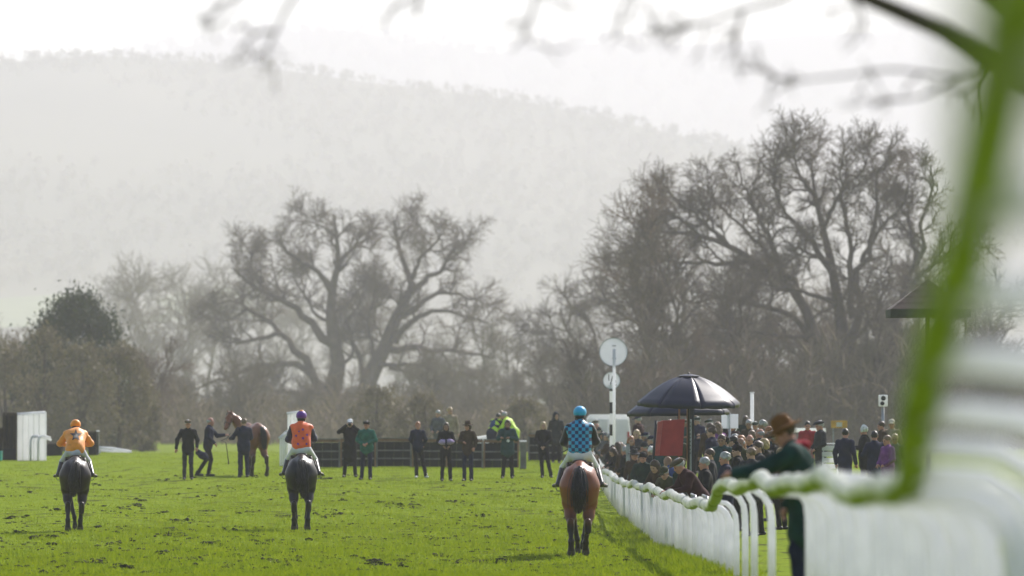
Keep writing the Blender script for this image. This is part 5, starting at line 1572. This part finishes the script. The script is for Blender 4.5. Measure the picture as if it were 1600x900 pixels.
    for hp, kn, an, to in hips:
        kn = np.array(kn); an = np.array(an); to = np.array(to); S = Sdf()
        S.cap(kn + (an - kn) * .08, an, .072, .05, k=.02); S.cap(an + (an - to) * .22 - np.array([0, 0, .025]), to - np.array([0, 0, .005]), .040, .034, k=.03)
        V, Q = S.mesh(.013); put('boot', mesh_of('boot', V, Q), BOOT, root)
    Mx = Matrix.Identity(4)
    for i in range(3):
        for j in range(3): Mx[i][j] = H[i, j]
        Mx[i][3] = hc[i]
    o = put('helmet', headgear('helmet'), capm, root); o.matrix_local = Mx
    o2 = put('chin_harness', headgear('chin_harness'), SBLACK, root); o2.matrix_local = Mx
    if cap_top:
        V, Q = Sdf().ell((0, -.03, .135), (.055, .07, .035), .01).mesh(.01); o3 = put('cap_button', mesh_of('cap_button', V, Q), cap_top, o)
    for (cx, cz, r_s, mt) in (stars or []):
        put('star', star_mesh((cx, cz), r_s, bvh, turn=(cx * 7) % 1.2 if len(stars) > 1 else 0.), mt, root)
    if whip:
        wr = Vector(J['wrL'])
        wp = thing('riding_whip', 'thin dark riding whip held out by the rider in blue checks', 'whip', (X, d, z), rz); wp.scale = (scale,) * 3
        MB().tube([wr + Vector((.0, .06, .0)), wr + Vector((-.10, -.12, -.05)), wr + Vector((-.34, -.50, -.17))], [.012, .008, .006], 6).build('shaft', BLACK, wp, True)
        MB().box(wr + Vector((-.37, -.55, -.185)), (.03, .09, .02)).build('flap', BLACK, wp)
    return root

BAY = coat_material('coat_bay', (.21, .058, .020), (.010, .007, .006), .44, .82)
DARK = coat_material('coat_dark_brown', (.014, .0065, .005), (.004, .0035, .0035), .4, .7, .38)
GREYB = coat_material('coat_dark_grey', (.009, .0085, .009), (.004, .0035, .004), .4, .7, .38)
CHEST = coat_material('coat_chestnut', (.20, .075, .034), (.02, .012, .010), .42, .8)
TAILB = M('tail_black', (.010, .009, .009), rough=.4, spec=.5); TAILD = M('tail_brown', (.016, .011, .009), rough=.4, spec=.5)

# bay with the rider in blue checks, beside the rail
d3 = foot_d(906, 867, 85, 130); X3 = (906 - 800) * d3 / F; k3 = 1.0
LG = dict(HL=((-.15, -.84, 0.53), (-.14, -.90, .25), (-.14, -.86, .05)), HR=((.14, -.80, 0.52), (.10, -.66, .23), (.10, -.57, .05)), FL=((-.11, .66, .57), (-.05, .72, .25), (-.04, .79, .05)), FR=((.12, .52, .60), (.07, .40, .30), (.05, .38, .14)))
horse('horse', 'shiny bay horse with black tail walking beside the rail', X3, d3, R(-1), LG, BAY, TAILB, [(0, -.95, 1.47), (0, -1.06, 1.34), (-.015, -1.10, 1.05), (-.01, -1.07, .72)], k3, 1)
jockey('jockey in blue checked silks and bright blue cap riding the bay horse', X3, d3, R(-1), k3, .0, CHECK, SBLACK, CYAN, BREECH, 1, whip=True, bulk=.032)
# dark grey horse in the middle
d2 = foot_d(471, 828, 95, 150); X2 = (471 - 800) * d2 / F; k2 = 1.0
LG = dict(HL=((-.15, -.80, 0.52), (-.15, -.70, .23), (-.15, -.61, .05)), HR=((.15, -.86, 0.53), (.14, -.92, .25), (.13, -.88, .05)), FL=((-.14, .55, .58), (-.12, .48, .26), (-.12, .52, .05)), FR=((.14, .66, .57), (.11, .74, .25), (.11, .81, .05)))
horse('horse', 'dark grey horse walking away in the middle of the track', X2, d2, R(2), LG, GREYB, TAILB, [(0, -.95, 1.47), (0.01, -1.06, 1.34), (.02, -1.10, 1.05), (.05, -1.05, .68)], k2, 2, thick=.8)
purple_stars = [(-.11, 1.97, .034, PURPLE), (.03, 2.10, .036, PURPLE), (.12, 1.99, .034, PURPLE), (.035, 1.92, .04, PURPLE), (-.07, 1.80, .034, PURPLE), (.11, 1.80, .034, PURPLE), (-.05, 2.06, .026, PURPLE)]
jockey('jockey in scarlet silks with purple stars and purple cap on the dark grey horse', X2, d2, R(2), k2, .06, SCARLET, DPURP, PURPLE, BREECH, 2, stars=purple_stars, cap_top=ORANGE, bulk=.034)
# dark brown horse on the left
d1 = foot_d(118, 829, 95, 150); X1 = (118 - 800) * d1 / F; k1 = .965
LG = dict(HL=((-.15, -.86, 0.53), (-.15, -.96, .25), (-.15, -.93, .05)), HR=((.14, -.80, 0.52), (.11, -.70, .23), (.11, -.62, .05)), FL=((-.10, .62, .58), (-.02, .58, .27), (-.01, .60, .08)), FR=((.13, .62, .57), (.11, .68, .25), (.10, .75, .05)))
horse('horse', 'dark brown horse walking away at the left of the track', X1, d1, R(4), LG, DARK, TAILD, [(0, -.95, 1.47), (0, -1.06, 1.34), (-.03, -1.09, 1.05), (-.03, -1.06, .74)], k1, 3, thick=.8)
jockey('jockey hunched forward in orange silks with a black star on the back', X1, d1, R(4), k1, 1.0, ORANGE, ORANGE, ORANGE, BREECH2, 3, stars=[(0.01, 2.03, .135, SBLACK)], head_turn=-6, bulk=.05)
# the led horse standing behind
dl = foot_d(404, 745, 150, 200); Xl = (404 - 800) * dl / F
LG = dict(HL=((-.19, -.76, 0.53), (-.20, -.70, .24), (-.20, -.62, .05)), HR=((.19, -.84, 0.52), (.22, -.84, .23), (.22, -.76, .05)), FL=((-.14, .60, .56), (-.13, .60, .24), (-.13, .66, .05)), FR=((.14, .60, .57), (.13, .62, .25), (.13, .68, .05)))
horse('horse', 'brown horse held by two grooms, head turned towards the viewer', (392 - 800) * dl / F, dl + .75, R(20), LG, CHEST, TAILB, [(0, -.95, 1.47), (.02, -1.05, 1.36), (.04, -1.08, 1.1), (.05, -1.04, .8)], 1.0, 4, tack=False, thick=.6, neck_mid=(-.16, .96, 1.60), neck_to=(-.36, 1.0, 1.82), head_dir=(-.50, -.62, -.70))
# ------------------------------------------------------------------ people on the track
def place(px, py): d = foot_d(px, py, 140, 228); return ((px - 800) * d / F, d)
def at_d(px, d): return ((px - 800) * d / F, d)
FACE = math.pi
def bag(root, m, J):
    o = thing('kit_bag', 'dark padded kit bag carried by the man in the flat cap', 'bag', root.location, root.rotation_euler.z)
    S = Sdf().cap((-.30, .10, .80), (-.50, .16, .66), .085, .10, k=.05).ell((-.42, .13, .71), (.13, .09, .10), .04)
    V, Q = S.mesh(.014); put('case', mesh_of('case', wrinkle(V, Q, .005, 40.), Q), COL['navy'], o)
    MB().tube([(-.27, .1, .86), (-.29, .12, .93), (-.33, .12, .86)], .01, 6).build('handle', LEATHER, o, True)
p = pose(elL=(-.27, -.02, 1.16), wrL=(-.26, .12, .95), elR=(.31, -.04, 1.17), wrR=(.34, .02, .92), look=(-5, -6, 0), knL=(-.09, .06, .50), knR=(.10, .0, .50), anR=(.11, -.06, .09), toeR=(.12, .1, .035), hem=.84)
person('man in flat cap and dark jacket carrying a kit bag', place(294, 750), FACE, 'bagman', p, COL['black'], COL['charcoal'], SKIN2, ('short', HAIR['grey']), ('flat_cap', COL['tweed']), vox=.013, extra=bag)
# groom reaching for the horse, seen from the side
p = pose(pelvis=(0, -.02, .95), neck=(0, .03, 1.46), head=(0, .06, 1.615), look=(0, -4, 0), elL=(-.20, .22, 1.20), wrL=(-.16, .46, 1.22), elR=(.22, .05, 1.17), wrR=(.2, .22, .98), knL=(-.08, -.08, .50), anL=(-.09, -.36, .10), toeL=(-.09, -.2, .035), knR=(.09, .10, .50), anR=(.10, .02, .09), toeR=(.10, .19, .035), hem=.86)
person('grey haired groom in navy stepping towards the led horse', place(326, 744), R(-100), 'groom', p, COL['navy'], COL['black'], SKIN2, ('fringe', HAIR['grey']), vox=.013)
p = pose(elL=(-.30, .12, 1.17), wrL=(-.34, .34, 1.14), elR=(.24, .10, 1.16), wrR=(.10, .28, 1.10), look=(-20, -6, 0), knL=(-.11, .0, .5), anL=(-.12, -.03, .09), fat=1.1, hem=.80)
person('stout fair haired groom in navy, seen from behind, holding the led horse', place(381, 746), R(15), 'groom_back', p, COL['navy'], COL['navy'], SKIN, ('short', HAIR['light']), vox=.013)
ld = place(352, 744)
root = thing('lead_rein', 'thin lead rein hanging from the led horse between the grooms', 'rope', (ld[0], ld[1], gz(*ld)))
MB().tube([(.15, .1, 1.28), (.05, .05, 1.12), (-.12, .0, 1.05), (.02, 0, 1.0), (.05, .02, .8), (.09, 0, .5), (.10, 0, .42)], .013, 6).build('strap', LEATHER, root, True)
MB().box((.10, 0, .40), (.04, .04, .09), bev=.01).build('clip', LEATHER, root)
# photographer and man in green
def camera_prop(lab):
    def f(root, m, J):
        o = thing('camera', lab, 'camera', root.location, root.rotation_euler.z)
        c = np.array(J['head']) + np.array([0, .16, -.01])
        MB().box(tuple(c), (.15, .07, .10), bev=.015).build('camera_body', BLACK, o)
        MB().tube([c + np.array([0, .03, 0]), c + np.array([0, .14, -.01]), c + np.array([0, .26, -.02])], [.036, .04, .05], 14).build('lens', BLACK, o, True)
    return f
p = pose(elL=(-.33, .12, 1.33), wrL=(-.10, .20, 1.54), elR=(.33, .12, 1.36), wrR=(.10, .20, 1.56), knL=(-.13, .03, .5), anL=(-.16, -.02, .09), toeL=(-.19, .13, .035), knR=(.13, .03, .5), anR=(.17, -.02, .09), toeR=(.2, .13, .035), hem=.55, flare=.02, fat=1.12)
person('photographer in long dark coat and white cap raising a camera', place(547, 746), FACE, 'photographer', p, COL['black'], COL['black'], SKIN, ('short', HAIR['white']), ('baseball_cap', COL['white']), vox=.013, extra=camera_prop('dark camera held up by the photographer in the long coat'))
p = pose(elL=(-.27, .03, 1.17), wrL=(-.08, .20, 1.08), elR=(.27, .03, 1.17), wrR=(.08, .21, 1.06), look=(8, -4, 0), knR=(.12, .02, .5), anR=(.15, .0, .09), toeR=(.18, .16, .035), hem=.88, fat=1.1)
person('man in bright green jacket and dark cap with hands clasped', place(573, 750), R(172), 'green', p, COL['green'], COL['navy'], SKIN2, ('short', HAIR['dark']), ('flat_cap', COL['black']), vox=.013)
# standing row
p = pose(sh=.165, elL=(-.235, -.06, 1.18), wrL=(-.14, -.16, 1.02), elR=(.235, -.06, 1.18), wrR=(.14, -.16, 1.02), look=(-12, 0, 0), knL=(-.06, .02, .5), anL=(-.03, -.02, .09), toeL=(-.03, .14, .035), knR=(.13, .03, .5), anR=(.2, .0, .09), toeR=(.26, .12, .035), fat=.86, hem=.94)
p['knL'], p['anL'], p['toeL'] = (-.16, .03, .5), (-.25, 0, .09), (-.31, .12, .035); p['knR'], p['anR'], p['toeR'] = (.05, .02, .5), (.04, -.02, .09), (.05, .14, .035)
person('ginger haired woman in navy top and white shoes', place(653, 747), R(176), 'ginger', p, COL['navy'], COL['black'], SKIN2, ('ponytail', HAIR['ginger']), shoes=SHOEW, vox=.013, scale=.96)
def bundle(root, m, J):
    o = thing('lilac_bundle', 'lilac folded rug held by the woman with long brown hair', 'rug', root.location, root.rotation_euler.z)
    V, Q = Sdf().ell((-.10, .19, 1.13), (.13, .09, .085), .04).ell((.10, .19, 1.12), (.13, .09, .085), .03).mesh(.013); put('cloth', mesh_of('cloth', wrinkle(V, Q, .006, 50.), Q), COL['lilac'], o)
    MB().box((.015, .265, 1.13), (.05, .03, .16), bev=.01).build('strap', COL['navy'], o)
p = pose(sh=.165, elL=(-.235, .02, 1.17), wrL=(-.10, .15, 1.05), elR=(.235, .02, 1.17), wrR=(.10, .15, 1.05), look=(4, -6, 0), fat=.88, hem=.86, anL=(-.13, -.02, .09), knL=(-.11, .03, .5), toeL=(-.15, .14, .035), anR=(.12, -.02, .09))
person('woman with long brown hair holding a lilac rug', place(697, 752), R(184), 'bundle', p, COL['black'], COL['black'], SKIN3, ('long', HAIR['brown']), vox=.013, scale=.97, extra=bundle)
p = pose(sh=.165, elL=(-.25, .0, 1.18), wrL=(-.22, .12, 1.0), elR=(.24, .02, 1.17), wrR=(.10, .19, 1.15), look=(18, -4, 0), fat=.92, hem=.84)
person('person in brown brimmed hat and dark jacket beside the woman with the rug', place(731, 752), R(168), 'hatted', p, COL['brown'], COL['navy'], SKIN2, ('bob', HAIR['brown']), ('brim_hat', COL['brown']), vox=.013, scale=.97)
def rosette(root, m, J):
    b = MB(); disc(b, (0, 0, 0), .045, .02, 20); o = b.build('badge', COL['white'], root); o.location = (-.0, .19, 1.12)
p = pose(elL=(-.26, .06, 1.17), wrL=(-.05, .19, 1.20), elR=(.27, .02, 1.18), wrR=(.22, .16, 1.2), look=(10, -8, 0), fat=1.1, hem=.76, flare=.015, anL=(-.14, -.02, .09), knL=(-.12, .03, .5), anR=(.14, -.02, .09), toeR=(.18, .14, .035))
person('person in dark teal coat with a white badge and red scarf', place(793, 748), R(186), 'badge', p, COL['teal'], COL['black'], SKIN3, ('bob', HAIR['brown']), vox=.013, extra=lambda r_o, m, J: (rosette(r_o, m, J), put('scarf', mesh_of('scarf', *Sdf().ell((0, .06, 1.47), (.085, .075, .05), .02).mesh(.014)), COL['burgundy'], r_o)))
p = pose(sh=.17, elL=(-.24, .02, 1.17), wrL=(-.06, .18, .98), elR=(.24, .02, 1.17), wrR=(.06, .18, .98), look=(-6, -2, 0), fat=.92, hem=.86, knL=(-.15, .03, .5), anL=(-.24, -.01, .09), toeL=(-.28, .13, .035), knR=(.05, .03, .5), anR=(.03, -.02, .09), toeR=(.03, .15, .035))
person('blonde woman in black jacket standing near the bay horse', place(849, 747), R(174), 'blonde', p, COL['black'], COL['black'], SKIN, ('long', HAIR['blonde']), vox=.013, scale=.97)

# behind the hurdles
stand_a = pose(elL=(-.26, .02, 1.17), wrL=(-.14, .18, 1.05), elR=(.26, .02, 1.17), wrR=(.14, .18, 1.05), look=(0, -8, 0), hem=.7, fat=1.08)
stand_b = pose(look=(-25, -6, 0), hem=.72)
stand_c = pose(look=(30, -4, 0), elL=(-.27, .05, 1.18), wrL=(-.2, .25, 1.2), hem=.74, fat=1.12)
bent = pose(pelvis=(0, -.12, .94), neck=(0, .20, 1.38), head=(0, .30, 1.50), look=(0, -28, 0), elL=(-.26, .24, 1.12), wrL=(-.16, .48, 1.06), elR=(.26, .24, 1.12), wrR=(.16, .48, 1.06), hem=.78, fat=1.06)
def crowd(label, px, d, rz, key, coat, hair=None, hat=None, skin=SKIN, tr='black', scale=1., group=None, extra=None):
    J = dict(a=stand_a, b=stand_b, c=stand_c, d=bent)[key]
    if px > 925: d = max(d, 3.24 * F / (px - 800))
    return person(label, at_d(px, d), rz, 'crowd_' + key, J, COL[coat] if isinstance(coat, str) else coat, COL[tr], skin, hair and (hair[0], HAIR[hair[1]]), hat and (hat[0], COL[hat[1]]), vox=.017, scale=scale * 1.04, group=group, extra=extra)
crowd('grey haired person in grey green coat behind the hurdles left of the lilac rug', 685, 200, R(150), 'a', 'grey', ('short', 'grey'), scale=1.0)
crowd('tall fair haired person behind the woman with the lilac rug', 703, 203, R(190), 'b', 'beige', ('short', 'blonde'), scale=1.06)
def vest(root, m, J):
    S = Sdf(); a, b, B = spine(J)
    for t, r, y in ((.05, (.190, .145, .14), 0), (.30, (.186, .148, .17), .01), (.66, (.200, .155, .18), .005)): S.ell(at_spine(J, t, y)[0], r, .05, B)
    S.cap(at_spine(J, .93)[0] + B[:, 0] * -.15, at_spine(J, .93)[0] + B[:, 0] * .15, .085, k=.04)
    V, Q = S.mesh(.018); o = put('hi_vis_vest', mesh_of('hi_vis_vest', V, Q), HIVIS, root)
    S = Sdf().ell(at_spine(J, .55)[0] - B[:, 1] * .13, (.10, .05, .17), .02, B); V, Q = S.mesh(.018); put('back_panel', mesh_of('back_panel', V, Q), COL['blue'], o)
crowd('steward in yellow hi vis vest with blue back panel behind the hurdles', 771, 200, R(-35), 'd', 'navy', ('short', 'dark'), extra=vest, scale=.98)
crowd('steward in plain yellow hi vis vest bending behind the hurdles', 800, 200, R(60), 'd', HIVIS, ('short', 'grey'), extra=lambda r_o, m, J: None, scale=1.0)
crowd('fair haired person bending between the two yellow vested stewards', 786, 203, R(170), 'd', 'charcoal', ('short', 'light'), scale=1.02)
crowd('dark hooded person behind the hurdles left of the bay horse', 869, 198, R(175), 'b', 'charcoal', None, ('hood', 'charcoal'), scale=.98)

# ------------------------------------------------------------------ the crowd behind the rail
L_ = R(90)      # turned towards the track
# front row along the rail
crowd('woman with long brown hair bending over the rail in a dark coat', 971, 139, R(120), 'd', 'black', ('long', 'brown'))
crowd('man in black beanie and dark green coat at the rail', 1005, 138, R(165), 'a', 'dark green', None, ('beanie', 'black'), SKIN2, scale=1.0)
crowd('spectator in dark brimmed hat behind the man in the beanie', 992, 149, R(160), 'b', 'brown', ('short', 'brown'), ('brim_hat', 'charcoal'), SKIN2)
crowd('white haired spectator left of the red stand', 1018, 152, R(30), 'b', 'charcoal', ('curly', 'white'))
crowd('spectator in green tweed cap and olive coat leaning at the rail', 1049, 113, R(150), 'd', 'olive', ('short', 'grey'), ('baseball_cap', 'olive'), SKIN, scale=.97)
crowd('brown haired spectator just behind the green tweed cap', 1037, 118, R(140), 'd', 'brown', ('bob', 'brown'), scale=1.02)
crowd('man in brown tweed cap and burgundy coat leaning over the rail', 1086, 104.5, R(110), 'd', 'burgundy', ('short', 'grey'), ('flat_cap', 'tweed'), SKIN2, scale=1.03)
crowd('man in wide dark brown cap in front of the red stand', 1064, 113.5, R(60), 'b', 'dark green', ('short', 'dark'), ('flat_cap', 'brown'), SKIN3, scale=1.0)
crowd('shaven headed man in blue jacket beside the red stand', 1056, 122, R(30), 'd', 'blue', None, None, SKIN3, scale=1.06)
crowd('man with cropped grey hair and black jacket behind the burgundy coat', 1102, 110, R(95), 'a', 'black', ('short', 'grey'), None, SKIN2, scale=.98)
crowd('dark haired man behind the man with cropped grey hair', 1110, 116, R(90), 'b', 'charcoal', ('short', 'brown'), None, SKIN)
crowd('curly grey haired man in dark jacket left of the leaning hand', 1134, 108, R(100), 'a', 'navy', ('curly', 'grey'), None, SKIN2, scale=.97)
crowd('woman with brown hair up and navy coat right of the umbrella pole', 1113, 140, R(60), 'b', 'navy', ('bun', 'brown'), None, SKIN, scale=1.05)
crowd('spectator with purple scarf and light brown hair', 1121, 148, R(40), 'a', 'purple', ('long', 'light'), None, SKIN, scale=1.06)
crowd('spectator in black cap below the notice boards', 1134, 126, R(80), 'b', 'black', ('short', 'dark'), ('baseball_cap', 'black'), SKIN, scale=1.0)
crowd('dark haired spectator beside the ginger blonde woman', 1147, 128, R(70), 'a', 'charcoal', ('short', 'dark'), None, SKIN)
crowd('woman with long ginger blonde hair in the crowd', 1158, 130, R(60), 'b', 'black', ('long', 'ginger'), None, SKIN)
crowd('spectator in black bobble hat near the leaning hand', 1153, 117, R(80), 'b', 'black', None, ('bobble_hat', 'black'), SKIN, scale=.98)
crowd('bald man with pink scalp in the middle of the crowd', 1172, 134, R(150), 'a', 'navy', ('fringe', 'grey'), None, SKIN2)
crowd('second bald man right of and behind the pink scalped one', 1188, 142, R(40), 'b', 'charcoal', ('fringe', 'grey'), None, SKIN2, scale=1.02)
crowd('woman with white blonde hair right of the bald men', 1194, 124, R(35), 'b', 'black', ('bob', 'blonde'), None, SKIN, scale=1.0)
crowd('light brown haired head low in the crowd beside the hat man', 1174, 112, R(20), 'b', 'charcoal', ('short', 'light'), None, SKIN, scale=.97)
crowd('reddish haired spectator behind the white blonde woman', 1202, 146, R(60), 'a', 'brown', ('short', 'ginger'), None, SKIN2)
crowd('tall woman with ginger brown hair raised above the far crowd', 986, 168, R(170), 'b', 'black', ('long', 'ginger'), None, SKIN, scale=1.12)
crowd('blonde woman beside the tall ginger haired woman', 995, 172, R(160), 'a', 'charcoal', ('long', 'blonde'), None, SKIN, scale=1.1)
crowd('blonde brown haired woman below the tall ginger haired woman', 976, 160, R(150), 'b', 'brown', ('long', 'light'), None, SKIN, scale=1.0)
crowd('person in a grey hood close to the bay horse rider', 946, 152, R(170), 'a', 'grey', None, ('hood', 'grey'), SKIN, scale=.98)
crowd('bald pale headed man just right of the checked silks', 933, 158, R(170), 'b', 'charcoal', ('fringe', 'grey'), None, SKIN2, scale=.96)
crowd('photographer in black crouching at the rail left of the steel post', 960, 146, R(170), 'd', 'black', ('short', 'dark'), ('beanie', 'black'), SKIN2, scale=.92)
# people on the right beyond the hat man
crowd('man in flat cap and long dark coat right of the brown hat', 1282, 150, R(110), 'a', 'charcoal', ('short', 'grey'), ('flat_cap', 'charcoal'), SKIN2, scale=1.03)
crowd('person in red coat partly behind the brown hat', 1262, 158, R(160), 'b', 'red', ('short', 'dark'), None, SKIN2)
crowd('dark haired man in navy jacket standing alone, back to the viewer', 1320, 142, R(-30), 'b', 'navy', ('short', 'dark'), None, SKIN2, scale=1.0)
def headset(root, m, J):
    o = put('headset', headgear('headset'), COL['white'], root); o.matrix_local = m['head']
crowd('person in black wearing a white headset', 1351, 146, R(80), 'c', 'black', ('short', 'white'), None, SKIN2, extra=headset, scale=1.0)
crowd('broad dark haired man in navy jacket in front of the headset wearer', 1367, 138, R(20), 'c', 'navy', ('short', 'dark'), None, SKIN2, scale=1.0)
crowd('fair haired person in purple at the right of the navy jacket', 1387, 135, R(120), 'a', 'purple', ('short', 'light'), None, SKIN2, scale=.96)
crowd('grey blonde spectator nearest the blurred rail', 1399, 136, R(150), 'b', 'grey', ('short', 'blonde'), None, SKIN3, scale=.97)
crowd('spectator in pale cap below the loudspeaker', 1394, 160, R(150), 'b', 'beige', ('short', 'grey'), ('baseball_cap', 'cream'), SKIN2, scale=1.03)
crowd('brown haired spectator behind the broad man in navy', 1378, 160, R(100), 'a', 'brown', ('short', 'brown'), None, SKIN2)
# the rest of the crowd: small heads between those
rc = np.random.default_rng(8)
hairs = [('short', 'brown'), ('short', 'dark'), ('short', 'grey'), ('long', 'brown'), ('long', 'blonde'), ('curly', 'grey'), ('fringe', 'grey'), ('bob', 'light'), ('ponytail', 'brown')]
hats = [None, None, None, ('flat_cap', 'tweed'), ('flat_cap', 'dark green'), ('baseball_cap', 'navy'), ('beanie', 'charcoal'), None]
coats = ['black', 'navy', 'charcoal', 'olive', 'brown', 'dark green', 'grey', 'teal', 'burgundy']
for i in range(44):
    if i < 15: px = 915 + i * 7.0 + rc.normal(0, 2); d = rc.uniform(150, 185)
    elif i < 24: px = 1005 + (i - 15) * 13 + rc.normal(0, 3); d = rc.uniform(140, 178)
    else: px = 1112 + (i - 24) * 6.3 + rc.normal(0, 2); d = rc.uniform(140, 182)
    if i in (26, 31, 36, 41): d = rc.uniform(112, 130)
    h = hairs[rc.integers(0, len(hairs))]; ht = hats[rc.integers(0, len(hats))]
    if ht: h = ('short', 'grey')
    ct = coats[rc.integers(0, len(coats))]
    look = ht[1] + ' ' + ht[0].replace('_', ' ') if ht else {'fringe': 'balding grey head', 'curly': 'curly grey hair'}.get(h[0], h[0] + ' ' + h[1] + ' hair')
    where = 'behind the rider' if px < 1005 else 'under the umbrellas' if px < 1110 else 'left of the brown hat'
    crowd('spectator with %s, %s coat, packed %s' % (look, ct, where), px, d, rc.uniform(0, 3.3), 'abc'[rc.integers(0, 3)], ct, h, ht, [SKIN, SKIN2, SKIN3][rc.integers(0, 3)], scale=rc.uniform(.93, 1.04), group='packed spectators behind the rail')

# ------------------------------------------------------------------ the man in the brown hat leaning on the rail
dh = 49.5; Xh = (1248 - 800) * dh / F
p = pose(pelvis=(.02, -.06, .96), neck=(0, .06, 1.43), head=(-.0, .13, 1.55), look=(-6, -26, 0), sh=.19,
         elL=(-.20, .32, 1.22), wrL=(-.16, .56, 1.19), elR=(.26, -.02, 1.13), wrR=(.24, .12, .90), hem=.60, flare=.02, fat=1.18, arm=.016,
         knL=(-.09, .02, .50), anL=(-.10, -.02, .09), knR=(.11, -.04, .5), anR=(.12, -.12, .09), toeR=(.14, .05, .035))
GRN = cloth('wax_green', (.009, .036, .031)); FELT = cloth('brown_felt', (.17, .075, .025)); REDS = cloth('red_scarf', (.30, .015, .03))
def scarf(root, m, J):
    V, Q = Sdf().ell((0, .05, 1.44), (.10, .10, .055), .02).ell((.03, -.04, 1.45), (.07, .06, .045), .02).mesh(.012); put('scarf', mesh_of('scarf', V, Q), REDS, root)
    for s in (-1, 1):
        V, Q = Sdf().ell((s * .15, .0 if s > 0 else .0, 1.36), (.075, .13, .05), .02).mesh(.012)
person('man in brown felt hat and green jacket leaning on the rail, out of focus', (Xh, dh), R(82), 'hatman', p, GRN, COL['navy'], SKIN2, ('short', HAIR['brown']), ('brim_hat', FELT), vox=.011, scale=.965, extra=scarf)
